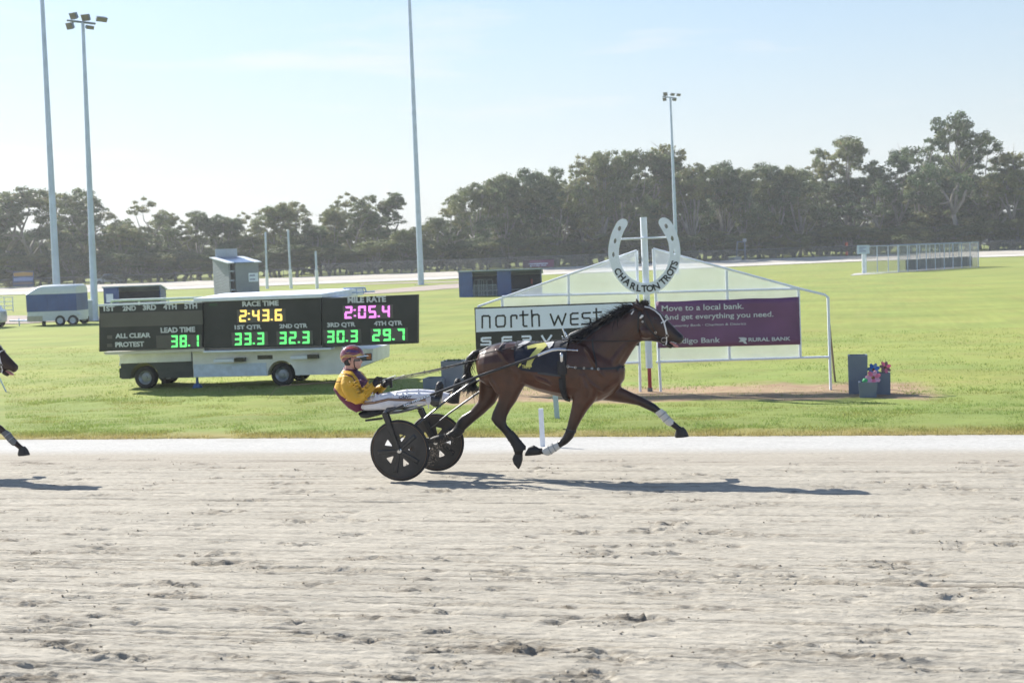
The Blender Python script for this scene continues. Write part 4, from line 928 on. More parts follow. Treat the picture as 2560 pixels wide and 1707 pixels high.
# ------------------------------------------------------------------ reins and whip
reins = thing('reins', 'long black driving reins running from gloved hands to the bit', 'reins', A(1060, 780, 0))
for sd, hand in ((-1, A(1040, 790, -.11)), (1, A(1220, 780, .09))):
    t1 = aty(*z1(1480, 290), YD + .16 * sd); t2 = aty(*z2(300, 500), YD + .24 * sd); t3 = aty(*z2(620, 430), YD + .20 * sd) if sd < 0 else aty(*z2(620, 412), YD + .20)
    tr_ = aty(*z2(940, 388), YD + .10 * sd); nk = aty(*z2(1320, 402), YD + .19 * sd)
    mb = MB(); mb.tube([hand, hand.lerp(t1, .5) + Vector((0, 0, -.01)), t1, t2, t3, tr_, nk, bitp[sd]], .0052, 7); rn = mb.build('rein', leather, reins, True)
    mb = MB(); mb.tube([hand + Vector((.0, 0, -.01)), hand.lerp(t1, .35) + Vector((0, 0, -.035)), t1 + Vector((0, 0, -.012))], .0035, 6); mb.build('rein_tail', leather, reins, True)
    mb = MB(); mb.tube([hand + Vector((-.01, -.01 * 1, -.015)), hand + Vector((.05, 0, .012)), hand + Vector((.19, 0, .055))], .0075, 8); mb.build('hand_grip', whitest, reins, True)
    for k in range(4):
        q = hand.lerp(t1, .25 + .2 * k); mb = MB(); rgn(q + Vector((0, 0, -.012)), .014, Vector((0, 1, 0)), .003, mb, 12); mb.build('rein_loop', leather, reins, True)
mb = MB(); h = A(1030, 745, -.12)
mb.tube([A(1300, 752, -.09), h, A(760, 772, -.15), A(160, 820, -.22), aty(704, 964, YD - .30), aty(688, 972, YD - .31), aty(669, 999, YD - .31)], [.009, .008, .006, .0045, .0035, .003, .002], 7)
wv = mb.build('whip', mat('whip_cane', (0.10, 0.075, 0.055), 0.6), None, True); setp(wv, 'long thin whip trailing back from the driver\'s hand, its tip bent down', 'whip')
# sand thrown up behind the hind hoof
r0 = random.Random(21); V = []; F = []
for k in range(800):
    t = r0.random() ** .7; p = aty(*z9(1330 - 430 * t + r0.gauss(0, 40), 800 + 330 * t * t + r0.gauss(0, 60) + 60 * t), 16.05 + r0.gauss(0, .10)); s_ = .0025 + .014 * r0.random() ** 4
    b = len(V); q = [Vector((r0.uniform(-1, 1), r0.uniform(-1, 1), r0.uniform(-1, 1))) * s_ for _ in range(4)]; V += [p + d for d in q]; F += [(b, b + 1, b + 2), (b, b + 2, b + 3), (b, b + 3, b + 1), (b + 1, b + 3, b + 2)]
for k in range(90):
    p = aty(*z2(600 + r0.gauss(0, 45), 1390 + r0.gauss(0, 22)), 15.78 + r0.gauss(0, .08)); s_ = .0018 + .006 * r0.random() ** 4
    b = len(V); q = [Vector((r0.uniform(-1, 1), r0.uniform(-1, 1), r0.uniform(-1, 1))) * s_ for _ in range(4)]; V += [p + d for d in q]; F += [(b, b + 1, b + 2), (b, b + 2, b + 3), (b, b + 3, b + 1), (b + 1, b + 3, b + 2)]
o = link('flying_sand', mesh('flying_sand', V, F), mat('wet_sand', (0.20, 0.17, 0.14), 0.9), None); setp(o, kind='stuff')

# ------------------------------------------------------------------ the horse following, its nose and one foreleg in view
nose = aty(*z2(1838, 372), YH); best = None
for yy in np.arange(14, 22, .02):
    q = aty(44, 916, yy)
    if best is None or abs(q.z - nose.z + .20) < best[0]: best = (abs(q.z - nose.z + .20), q)
follow = copy_tree(horse); follow.location = horse.location + (best[1] - nose)
setp(follow, 'dark racehorse at the left edge, nose and outstretched foreleg showing', 'horse')
follow['group'] = horse['group'] = 'trotting racehorses'
dkm = mat('dark_bay_coat', (0.034, 0.017, 0.012), 0.42, var=0.15, scale=7, bump=0.12, bscale=260, spec=0.35, coat=.1)
for ch in follow.children:
    if ch.name.startswith('leg_boot') and ch.data.materials[0] is bootw: ch.material_slots[0].link = 'OBJECT'; ch.material_slots[0].material = mat('grey_boot', (.17, .17, .17), .6)
    if ch.name.startswith('body'): ch.material_slots[0].link = 'OBJECT'; ch.material_slots[0].material = dkm

# ------------------------------------------------------------------ vehicle wheels
def road_wheel(c, r, w, parent, rimm, name='wheel', axis=(0, -1, 0), bolts=6):
    c = Vector(c); ax_ = Vector(axis)
    mb = MB(); mb.lathe([(r * .60, -w / 2), (r * .86, -w / 2), (r * .97, -w * .36), (r, -w * .2), (r, w * .2), (r * .97, w * .36), (r * .86, w / 2), (r * .60, w / 2)], c, ax_, 36, True)
    o = mb.build(name, black, parent, True, world=False)
    mb = MB(); mb.lathe([(.001, w * .30), (r * .14, w * .30), (r * .17, w * .18), (r * .40, w * .12), (r * .47, w * .30), (r * .60, w * .40), (r * .64, w * .46), (r * .64, -w * .3), (.001, -w * .3)], c, ax_, 32)
    u = ax_.orthogonal().normalized(); v = ax_.cross(u)
    for k in range(bolts): a = 2 * math.pi * k / bolts; mb.tube([c + (u * math.cos(a) + v * math.sin(a)) * r * .29 + ax_ * w * .1, c + (u * math.cos(a) + v * math.sin(a)) * r * .29 + ax_ * w * .24], r * .04, 6)
    mb.build('rim', rimm, o, True, world=False)
    return o

# ------------------------------------------------------------------ the scoreboard truck
pf, pr = G(362, 973), G(705, 966)
tu = (pr - pf); tu.z = 0; tu.normalize(); tn = Vector((tu.y, -tu.x, 0))                # along the truck towards its tail; its near side normal
trz = math.atan2(tu.y, tu.x)
truck = thing('scoreboard_truck', 'white truck carrying a wide black electronic race scoreboard along its side', 'truck', pf, trz)
tinv = rootmat(truck).inverted()
def T(px, py, y=0.0):                                                        # photograph -> truck's own side plane, y metres behind the near wheels
    p = tinv @ onplane(px, py, pf - tn * y, tn); return p.x, p.z
rimm = mat('rim_grey', (0.30, 0.33, 0.38), 0.4, .6)
wr = (T(362, 915)[1] - T(362, 973)[1]) / 2
rim_ = []
for px, yy in ((362, .12), (705, .12)):
    x = T(px, 944)[0]; road_wheel((x, yy, wr), wr, .22, truck, rimm)
    road_wheel((x, 1.62, wr), wr, .22, truck, rimm, axis=(0, 1, 0))
xF, xc, xT, xE = T(298, 920)[0], T(484, 920)[0], T(858, 920)[0], T(932, 890)[0]
zb, zs, zt_ = T(484, 943)[1], T(484, 903)[1], T(484, 872)[1]
ztop = T(560, 760, .2)[1]
def arch(mb, x0, x1, z0, z1_, y0, y1, wx, ar):                                # side panel with a wheel arch cut in it
    P = [(x0, z0)]
    if x0 < wx - ar: 
        P += [(wx - math.sqrt(max(ar * ar - (z0 - wr) ** 2, 0)), z0)]
    for a in np.linspace(math.pi - math.asin(np.clip((z0 - wr) / ar, -1, 1)), math.asin(np.clip((z0 - wr) / ar, -1, 1)), 14): P.append((wx + ar * math.cos(a), wr + ar * math.sin(a)))
    P += [(x1, z0), (x1, z1_), (x0, z1_)]
    mb.prism([(x, y0, z) for x, z in P], (0, y1 - y0, 0))
zc0 = T(420, 945)[1]
mb = MB(); arch(mb, xF + .04, xc - .03, zc0, zs, .02, 1.72, 0, wr * 1.28); cabk = mb.build('cab_skirt', mat('dark_cab', (0.035, 0.045, 0.055), .4), truck, world=False)
mb = MB(); mb.prism([(xF + .02, 0, zs - .02), (xF + .02, 0, zs + .12), (xF + .22, 0, 1.55), (xF + .45, 0, 1.95), (xc - .06, 0, 1.95), (xc - .06, 0, zs)], (0, 1.74, 0)); cab = mb.build('cab', whited, truck, world=False, bevel=.02)
mb = MB(); mb.prism([(xF + .17, -.01, 1.30), (xF + .30, -.01, 1.60), (xF + .48, -.01, 1.82), (xc - .35, -.01, 1.82), (xc - .35, -.01, 1.25)], (0, .02, 0)); mb.build('side_window', glassm, cab, world=False)
mb = MB(); mb.box((xF - .03, .05, zc0 + .02), (xF + .10, 1.7, zc0 + .30)); mb.build('bumper', mat('dark_cab', 0), truck, world=False, bevel=.02)
for z in (zc0 + .36, zc0 + .62): mb = MB(); mb.box((xF - .02, .05, z), (xF + .03, .30, z + .09)); mb.build('headlight', mat('clear_lens', (.75, .76, .78), .15), truck, world=False)
x2 = T(705, 940)[0]
mb = MB(); arch(mb, xc, xT, zb, zt_ + .02, -.03, 1.85, x2, wr * 1.22); body = mb.build('lower_body', mat('cream_body', (.80, .80, .78), .45, var=.1, scale=2), truck, world=False)
mb = MB(); mb.prism([(xT, -.03, zb + .01), (xE, -.03, T(930, 905)[1]), (xE + .02, -.03, T(930, 872)[1]), (xT, -.03, T(860, 872)[1])], (0, 1.88, 0)); mb.build('tail_end', whited, truck, world=False)
mb = MB(); mb.prism([(xT + .12, -.045, T(880, 905)[1]), (xE - .02, -.045, T(926, 900)[1]), (xE - .02, -.045, T(926, 882)[1]), (xT + .12, -.045, T(880, 888)[1])], (0, .02, 0)); tl_ = mb.build('tail_panel', mat('dark_cab', 0), truck, world=False)
mb = MB(); a, b = T(918, 897), T(929, 884); mb.box((a[0], -.06, a[1]), (b[0], -.04, b[1])); mb.build('tail_lamp', mat('amber_lens', (.45, .14, .04), .3), truck, world=False)
mb = MB(); mb.box((xc + .02, -.050, zb + .01), (x2 - wr * 1.30, -.032, T(600, 908)[1])); mb.build('side_band', mat('band_grey', (.60, .69, .83), .5), truck, world=False)
for (a, b, c, d) in ((534, 906, 584, 897), (726, 898, 767, 889)):
    p, q = T(a, b, -.25), T(c, d, -.25); mb = MB(); mb.box((p[0], -.25, p[1]), (q[0], -.03, q[1])); s_ = mb.build('fold_down_step', white, truck, world=False)
    mb = MB(); mb.box((q[0] + .003, -.23, p[1] - .0), (q[0] + .28, -.04, q[1] + .02)); mb.build('step_end_block', blackp, s_, world=False)  # black block makes the dark right side of the step
p, q = T(645, 898), T(682, 887); mb = MB(); mb.box((p[0], -.04, p[1]), (q[0], -.015, q[1])); mb.build('black_recess', blackp, truck, world=False)  # flat black slab drawn for a recess in the side
# shelf under the boards
p, q = T(508, 881, -.42), T(828, 874, -.42); mb = MB(); mb.box((p[0], -.42, q[1] - .0), (q[0], -.05, q[1] + .05)); sh = mb.build('shelf', white, truck, world=False, bevel=.008)
# upper box and roof
mb = MB(); mb.box((xc - .05, .10, zt_ + .02), (xT, 1.80, T(600, 750, .1)[1])); mb.build('upper_box', whited, truck, world=False)
r0_, r1_ = T(497, 749, -.30), T(803, 738, -.30)
mb = MB(); mb.hexa([(r0_[0] - .10, -.45, r0_[1] - .06), (r1_[0] + .05, -.45, r1_[1] - .06), (r1_[0] + .55, 1.95, r1_[1] - .10), (r0_[0] - .15, 1.95, r0_[1] - .06),
                    (r0_[0] - .10, -.45, r0_[1] + .04), (r1_[0] + .05, -.45, r1_[1] + .04), (r1_[0] + .55, 1.95, r1_[1] + .12), (r0_[0] - .15, 1.95, r0_[1] + .10)])
mb.build('roof', white, truck, world=False, bevel=.015)
mb = MB(); yb = 1.3; P = [T(858, 721, yb), T(912, 719, yb), T(915, 729, yb), T(858, 733, yb)]
for i in (0, 1): a, b = P[i], P[i + 1]; mb.tube([(a[0], yb, a[1]), (b[0], yb, b[1])], .022)
for t in (.1, .35, .6, .9): mb.tube([(P[0][0] * (1 - t) + P[1][0] * t, yb, P[0][1] * (1 - t) + P[1][1] * t), (P[3][0] * (1 - t) + P[2][0] * t, yb, P[3][1] * (1 - t) + P[2][1] * t - .05)], .016)
mb.tube([(P[3][0], yb, P[3][1]), (P[2][0] + .25, yb, P[2][1])], .02); mb.build('roof_rack', galv, truck, world=False)
# chassis, mudflaps, jack
mb = MB(); mb.box((.5, .45, wr * .9), (xT - .2, .6, zb - .02)); mb.box((.5, 1.15, wr * .9), (xT - .2, 1.3, zb - .02)); mb.build('chassis', blackp, truck, world=False)
for x in (.48, x2 + .50): mb = MB(); mb.box((x, .02, .14), (x + .02, .30, zb)); mb.build('mudflap', black, truck, world=False)
xj = T(490, 960)[0]
mb = MB(); mb.tube([(xj, .1, .02), (xj, .1, zb)], [.05, .035]); mb.tube([(xj, .1, .0), (xj, .1, .10), (xj, .1, .14)], [.16, .10, .04]); mb.build('jack_leg', mat('blue_jack', (.06, .14, .32), .5), truck, world=False)
# the boards
YB = -.36
def panel(name, l, r, tl, tr, bl, brr, y, d=.14):
    a, b, c, e = T(l, tl, y), T(r, tr, y), T(l, bl, y), T(r, brr, y); x0, x1 = (a[0] + c[0]) / 2, (b[0] + e[0]) / 2; zt1, zb1 = (a[1] + b[1]) / 2, (c[1] + e[1]) / 2
    mb = MB(); mb.prism([(a[0], y, a[1]), (b[0], y, b[1]), (e[0], y, e[1]), (c[0], y, c[1])], (0, d, 0)); return mb.build(name, board, truck, world=False)
pl = panel('scoreboard_panel', 248, 506, 767, 757, 879, 868, YB - .05); pc = panel('scoreboard_panel', 509, 803, 756, 743, 871, 864, YB); prr = panel('scoreboard_panel', 806, 1045, 746, 736, 868, 858, YB - .05)
q0, q1 = T(258, 884, YB), T(510, 872, YB); mb = MB(); mb.prism([(T(258, 880.5, YB)[0], YB, T(258, 880.5, YB)[1]), (T(510, 871, YB)[0], YB, T(510, 871, YB)[1]), (T(512, 878, YB)[0], YB, T(512, 878, YB)[1]), (T(264, 887, YB)[0], YB, T(264, 887, YB)[1])], (0, .3, 0)); mb.build('bottom_trim', cream, truck, world=False)
q0, q1 = T(247, 763.5, YB), T(506, 753.5, YB); mb = MB(); mb.prism([(q0[0], YB - .06, q0[1] - .02), (q1[0], YB - .06, q1[1] - .02), (q1[0], YB - .06, q1[1] + .03), (q0[0], YB - .06, q0[1] + .03)], (0, .18, 0)); mb.build('top_cap', white, truck, world=False)
letter = mat('board_letters', (.62, .65, .68), .5)
led_off = mat('led_panel', (.115, .108, .098), .6, var=.15, scale=1.2)
def led(col, n): return mat(n, col, .5, emit=col, estr=.62)
green, amber, pink = led((.13, .85, .20), 'green_led'), led((.95, .68, .16), 'amber_led'), led((.90, .25, .88), 'pink_led')
def bz5(x, y): return 240 + x / 5.88, 730 + y / 5.88
def bz3(x, y): return 220 + x / 2.735, 600 + y / 2.735
def words(txt, x0, y0, x1, y1, pan, y, zf=bz3):                               # x0,y0 lower left; x1,y1 upper right as drawn in the photograph
    a, b = zf(x0, y0), zf(x1, y1); P, Q = T(*a, y), T(*b, y); dz = (Q[1] - P[1]) * 1.28
    sl = (T(b[0], a[1] - (b[0] - a[0]) * .031, y)[1] - P[1]) * 0
    lettering('lettering', txt, (P[0], y, P[1]), (Q[0] - P[0], 0, sl), (0, 0, dz), (0, -1, 0), letter, pan, .042, th=.006, world=False)
def window(x0, y0, x1, y1, pan, y, zf=bz3):
    P, Q = T(*zf(x0, y0), y), T(*zf(x1, y1), y); mb = MB(); mb.box((P[0], y - .008, P[1]), (Q[0], y - .001, Q[1])); return mb.build('display', led_off, pan, world=False), P, Q
def figures(txt, x0, y0, x1, y1, m, disp, y, zf=bz3):
    P, Q = T(*zf(x0, y0), y), T(*zf(x1, y1), y); mb = MB(); segs(mb, txt, P[0], P[1], Q[0], Q[1], y - .009, -.006); o = mb.build('figures', m, disp, world=False); o['kind'] = 'stuff'
yl_, yc_, yr_ = YB - .052, YB - .002, YB - .052
# image rows slope up to the right, so each lower-left / upper-right corner is taken at its own place
for t, x0, x1, yb_, yt_ in (('1ST', 108, 182, 488, 458), ('2ND', 238, 328, 485, 455), ('3RD', 376, 466, 481, 449), ('4TH', 516, 606, 476, 443), ('5TH', 660, 746, 472, 438)): words(t, x0, yb_, x1, yt_, pl, yl_)
words('LEAD TIME', 498, 635, 732, 600, pl, yl_); words('ALL CLEAR', 188, 673, 428, 640, pl, yl_); words('PROTEST', 188, 733, 384, 700, pl, yl_)
window(88, 597, 782, 480, pl, yl_)
d, _, _ = window(470, 740, 776, 645, pl, yl_); figures('38.1', 568, 734, 770, 646, green, d, yl_ - .004)
for y_ in (675, 732): window(132, y_, 166, y_ - 24, pl, yl_)
words('RACE TIME', 1056, 456, 1303, 420, pc, yc_); d, _, _ = window(1022, 566, 1350, 468, pc, yc_); figures('2:43.6', 1036, 560, 1342, 470, amber, d, yc_ - .004)
words('1ST QTR', 1004, 617, 1186, 585, pc, yc_); d, _, _ = window(985, 724, 1228, 626, pc, yc_); figures('33.3', 1002, 720, 1218, 630, green, d, yc_ - .004)
words('2ND QTR', 1310, 609, 1500, 577, pc, yc_); d, _, _ = window(1292, 716, 1536, 618, pc, yc_); figures('32.3', 1308, 712, 1528, 622, green, d, yc_ - .004)
mb = MB(); P, Q = T(*bz3(828, 452), yc_), T(*bz3(885, 432), yc_); mb.box((P[0], yc_ - .006, P[1]), (Q[0], yc_ - .001, Q[1])); mb.build('sticker', mat('green_sticker', (.04, .08, .045), .5), pc, world=False)
words('MILE RATE', 1776, 431, 2037, 391, prr, yr_); d, _, _ = window(1746, 542, 2085, 440, prr, yr_); figures('2:05.4', 1756, 538, 2078, 444, pink, d, yr_ - .004)
words('3RD QTR', 1636, 602, 1828, 568, prr, yr_); d, _, _ = window(1612, 706, 1866, 608, prr, yr_); figures('30.3', 1634, 702, 1858, 614, green, d, yr_ - .004)
words('4TH QTR', 1956, 592, 2150, 558, prr, yr_); d, _, _ = window(1936, 696, 2186, 598, prr, yr_); figures('29.7', 1946, 692, 2180, 604, green, d, yr_ - .004)

# ------------------------------------------------------------------ winning post with its horseshoe
YG = G(1625, 981).y
def g4(x, y): return 1480 + x / 6.031, 530 + y / 6.031
def gz(x, y): return 1160 + x / 2.45, 520 + y / 2.45
ft = G(1625.5, 982)
wp = thing('winning_post', 'white winning post with a big white horseshoe and a red foot', 'post', ft)
top = aty(*g4(775, 80), ft.y); gcut = aty(1622, 920, ft.y)
dirv = (top - ft).normalized(); dirv = Vector((dirv.x, 0, dirv.z)).normalized()
pts = [ft + dirv * t for t in (0.02, .18)]
mb = MB(); mb.tube([ft, ft + dirv * .12], .062, 14); mb.build('foot', mat('grey_steel', (.16, .165, .17), .6), wp, True)
k1 = (gcut - ft).length; mb = MB(); mb.tube([ft + dirv * .12, ft + dirv * k1], .046, 14); mb.build('red_section', mat('red_enamel', (.36, .03, .045), .4), wp, True)
mb = MB(); mb.tube([ft + dirv * (k1 + .002), ft + dirv * (top - ft).length], .080, 16); mb.build('pole', white, wp, True)
YS = ft.y - .14
outer = [(452, 108), (392, 145), (340, 235), (296, 340), (262, 470), (248, 600), (262, 720), (296, 830), (340, 930), (410, 1040), (500, 1130), (600, 1195), (720, 1235), (820, 1240), (930, 1222), (1040, 1170), (1140, 1080), (1220, 970), (1285, 850), (1322, 720), (1330, 590), (1312, 450), (1276, 320), (1225, 210), (1170, 130), (1110, 92), (1050, 92), (1012, 130), (1012, 185)]
inner = [(1060, 270), (1110, 360), (1150, 450), (1168, 560), (1170, 660), (1150, 770), (1110, 870), (1050, 950), (970, 1025), (880, 1062), (790, 1072), (700, 1058), (610, 1015), (530, 950), (470, 870), (424, 770), (402, 660), (404, 560), (424, 450), (452, 350), (490, 262), (530, 190), (528, 140), (500, 112)]
cu = bpy.data.curves.new('shoe', 'CURVE'); cu.dimensions = '2D'; cu.fill_mode = 'BOTH'; cu.extrude = .018; cu.bevel_depth = .004
def g2(x, y): p = aty(*g4(x, y), YS); return (p.x - ft.x, p.z - ft.z)
def addpoly(P):
    sp = cu.splines.new('POLY'); sp.points.add(len(P) - 1); sp.use_cyclic_u = True
    for i, p in enumerate(P): sp.points[i].co = (p[0], p[1], 0, 1)
def smoothp(P, n=3):
    out = []
    for i in range(len(P)):
        a, b, c, d = [np.array(P[(i + k) % len(P)], float) for k in (-1, 0, 1, 2)]
        for t in np.linspace(0, 1, n, endpoint=False): out.append(.5 * ((2 * b) + (-a + c) * t + (2 * a - 5 * b + 4 * c - d) * t * t + (-a + 3 * b - 3 * c + d) * t ** 3))
    return out
addpoly([g2(*p) for p in smoothp(outer + inner)])
holes = [(414, 250, 28, 40, .3), (348, 437, 24, 42, .15), (322, 643, 23, 42, 0), (1118, 215, 28, 40, -.4), (1210, 400, 25, 42, -.2), (1248, 605, 24, 42, -.02)]
for (x, y, a, b, an) in holes: addpoly([g2(x + a * math.cos(t) * math.cos(an) - b * math.sin(t) * math.sin(-an) * -1, y + a * math.cos(t) * math.sin(an) + b * math.sin(t) * math.cos(an)) for t in np.linspace(0, 2 * math.pi, 18)[:-1]])
o = bpy.data.objects.new('d', cu); COL.objects.link(o); dg = bpy.context.evaluated_depsgraph_get(); me = bpy.data.meshes.new_from_object(o.evaluated_get(dg)); bpy.data.objects.remove(o)
me.transform(Matrix.Translation((0, YS - ft.y, 0)) @ Matrix.Rotation(R(90), 4, 'X')); shoe = link('horseshoe', me, white, wp)
mb = MB(); mb.tube([aty(*g4(425, 410), YS + .05), aty(*g4(1150, 380), YS + .05)], .022, 8); mb.build('cross_bar', white, wp, True)
lett = mat('sign_letters', (.02, .024, .03), .5)
for ch, x, y, an in (('C', 390, 895, -62), ('H', 452, 980, -50), ('A', 530, 1052, -40), ('R', 622, 1118, -22), ('L', 706, 1148, -8), ('T', 788, 1155, 2), ('O', 872, 1150, 8), ('N', 970, 1122, 22), ('T', 1068, 1048, 40), ('R', 1130, 985, 48), ('O', 1180, 910, 56), ('T', 1222, 840, 66), ('S', 1245, 770, 72)):
    V2, F2, sz = text2d(ch, .03); c = aty(*g4(x, y), YS - .027); a = R(an); hgt = .158; wd = hgt * sz[0] / sz[1]
    u = Vector((math.cos(a), 0, math.sin(a))); w = Vector((-math.sin(a), 0, math.cos(a)))
    lettering('letter', ch, c - u * wd / 2 - w * hgt / 2, u * wd, w * hgt, (0, -1, 0), lett, shoe, .03)

# ------------------------------------------------------------------ gabled white frames with netting, either side of the post
netm = mat('white_netting', (.74, .81, .92), .8, transl=.32, alpha=.52, var=.08, scale=2)
def FP(x, y, Y=None): return aty(x, y, YG if Y is None else Y)
def frame(label, posts, rails, net, backs):
    a = FP(*posts[0][1]); base = Vector((a.x, YG, float(tz(a.x, YG))))
    o = thing('finish_frame', label, 'frame', base, 0, 'netted frames beside the winning post')
    for p in posts:
        t, b = FP(*p[0]), FP(*p[1]); mb = MB(); mb.cbox((0, 0, 0), (0, 0, 0)) if False else None
        b = Vector((b.x, b.y, float(tz(b.x, b.y)) - .02)) if len(p) > 2 else b
        mb.tube([b, t], .032, 8); mb.build('post', white, o, True)
    for r_ in rails: mb = MB(); mb.tube([FP(*q) for q in r_], .028, 8); mb.build('rail', white, o, True)
    for n_ in net: mb = MB(); mb.add([FP(*q, YG + .05) for q in n_], [tuple(range(len(n_)))]); mb.build('netting', netm, o, True)
    for (t, b) in backs:
        q = FP(*t, YG + .06); g = G(*b); mb = MB(); mb.tube([q, g], .026, 8); mb.build('back_stay', mat('weathered_steel', (.20, .18, .16), .7), o, True)
    return o
def gzl(*P): return [gz(*p) for p in P]
frame('left gabled netted frame holding the north west board, beside the winning post',
      [((1592, 627), (1601, 982), 1), ((1196, 764), (1206, 960), 1), ((1421, 686), (1424, 915)), ((1255, 745), (1262, 890))],
      [[(1196, 766), (1592, 627)], [(1208, 922), (1601, 906)], [(1255, 742), (1592, 733)], [(1590, 629), (1592, 660)]],
      [[(1255, 746), (1592, 629), (1599, 905), (1258, 918)]], [])
frame('right gabled netted frame carrying the purple bank banner, beside the winning post',
      [((1633, 622), (1652, 980), 1), ((2070, 742), (2077, 981), 1), ((1816, 676), (1824, 898)), ((1996, 722), (2001, 894))],
      [[(1633, 622), (2000, 722), (2062, 737), (2070, 744)], [(1640, 905), (2074, 892)], [(1640, 731), (1996, 722)]],
      [[(1633, 624), (1996, 722), (2000, 893), (1642, 904)]], [((2072, 800), (2088, 956))])
# boards hung on the frames
TL, TR_, BL, BR_ = FP(1186, 769, YG - .06), FP(1592, 754, YG - .06), FP(1190, 875, YG - .06), FP(1598, 864, YG - .06)
sign = thing('sign_board', 'black and white sign reading north west, hung on the left netted frame', 'sign', BL)
def quadslab(name, P, m, parent, d=.03):
    mb = MB(); mb.prism(P, (0, d, 0)); return mb.build(name, m, parent)
quadslab('backing', [TL, TR_, BR_, BL], signk, sign)
quadslab('white_panel', [FP(*z, YG - .066) for z in ((1188.5, 772.5), (1590, 757.5), (1593, 813.5), (1190.5, 830.5))], signw, sign, .004)
def b3(x, y): return 1170 + x / 4.355, 640 + y / 4.355
def stroke(pts, w, m, parent, Y):
    mb = MB(); P = [aty(*b3(*p), Y) for p in pts]
    for i in range(len(P) - 1):
        t = (P[i + 1] - P[i]).normalized(); s_ = Vector((-t.z, 0, t.x)) * w / 2; e = t * w * .42; yy = Vector((0, -.0004 * (i % 3), 0))
        mb.prism([P[i] - e + s_ + yy, P[i + 1] + e + s_ + yy, P[i + 1] + e - s_ + yy, P[i] - e - s_ + yy], (0, .003, 0))
    return mb.build('letter', m, parent)
NW = [[(155, 780), (155, 660), (170, 652), (222, 652), (236, 664), (238, 778)],
      [(320, 652), (390, 648), (404, 668), (404, 740), (392, 766), (320, 770), (306, 752), (304, 672), (320, 652)],
      [(470, 772), (468, 660), (480, 648), (520, 646), (530, 652), (530, 680)],
      [(598, 604), (602, 750), (612, 764), (640, 764)], [(566, 646), (650, 640)],
      [(692, 592), (700, 764)], [(700, 662), (712, 640), (756, 636), (772, 650), (776, 760)],
      [(898, 634), (940, 752), (982, 652), (1024, 748), (1064, 628)],
      [(1196, 622), (1140, 624), (1118, 640), (1118, 730), (1132, 746), (1196, 744)], [(1130, 686), (1196, 682)],
      [(1330, 618), (1256, 622), (1244, 634), (1246, 664), (1262, 678), (1318, 676), (1332, 690), (1334, 722), (1320, 738), (1240, 742)],
      [(1396, 574), (1402, 716), (1414, 732), (1450, 730)], [(1366, 616), (1450, 610)]]
for s_ in NW: stroke(s_, .042, lett, sign, YG - .070)
SV = [[(244, 890), (160, 894), (150, 900), (150, 918), (160, 926), (236, 926), (243, 934), (243, 956), (236, 962), (144, 964)],
      [(470, 882), (390, 884), (376, 894), (376, 948), (390, 960), (470, 956)], [(380, 920), (470, 916)],
      [(592, 876), (672, 874), (682, 884), (680, 904), (668, 912), (604, 914), (604, 950)], [(650, 914), (680, 950)],
      [(806, 870), (852, 946), (906, 866)]]
for s_ in SV: stroke(s_, .048, signw, sign, YG - .066)
# the bank banner
bb = lambda x, y: (1620 + x / 6.03, 730 + y / 6.03)
bn = thing('banner', 'maroon bank banner with white lettering, tied across the right netted frame', 'banner', FP(1645, 870, YG - .06))
V = []; F = []; nx, nz = 24, 8
c00, c10, c01, c11 = FP(1645, 870, YG - .06), FP(2001, 861, YG - .06), FP(1640, 754, YG - .06), FP(1997, 742, YG - .06)
for j in range(nz + 1):
    for i in range(nx + 1):
        u, v = i / nx, j / nz; p = (c00 * (1 - u) + c10 * u) * (1 - v) + (c01 * (1 - u) + c11 * u) * v
        V.append(p + Vector((0, .012 * math.sin(u * 19) * math.sin(v * 3.1) + .010 * math.sin(u * 7 + v * 5), -.012 * math.sin(u * math.pi * 3) ** 2 * v)))
for j in range(nz):
    for i in range(nx): a = j * (nx + 1) + i; F.append((a, a + 1, a + nx + 2, a + nx + 1))
mb = MB(); mb.add(V, F); cl_ = mb.build('cloth', maroon, bn, True); sm_ = cl_.modifiers.new('s', 'SOLIDIFY'); sm_.thickness = .004
bwh = mat('banner_print', (.60, .62, .66), .6)
def bt_(txt, x0, y0, x1, y1, bold=.015):
    Y_ = YG - .092; a = aty(*bb(x0, y0), Y_); b = aty(*bb(x1, y1), Y_); u = (c10 - c00).normalized(); L_ = (b.x - a.x); du = u * (L_ / u.x)
    h = (b.z - a.z) - du.z
    lettering('lettering', txt, a, du, (0, 0, h), (0, -1, 0), bwh, bn, bold, th=.002)
bt_('Move to a local bank.', 208, 292, 1440, 165); bt_('And get everything you need.', 232, 445, 1890, 290); bt_('Community Bank · Charlton & District', 250, 540, 1478, 458, .005)
bt_('Bendigo Bank', 300, 805, 1085, 680); bt_('RURAL BANK', 1515, 748, 2150, 672, .03)
mb = MB(); P = [aty(*bb(*p), YG - .093) for p in ((1360, 685), (1440, 682), (1482, 690), (1490, 715), (1470, 735), (1496, 782), (1450, 776), (1430, 748), (1364, 752), (1395, 718))]; mb.prism(P, (0, .002, 0)); mb.build('emblem', bwh, bn)
mb = MB(); P = [aty(*bb(*p), YG - .093) for p in ((222, 770), (286, 768), (288, 800), (224, 806))]; mb.prism(P, (0, .002, 0)); mb.build('emblem', bwh, bn)

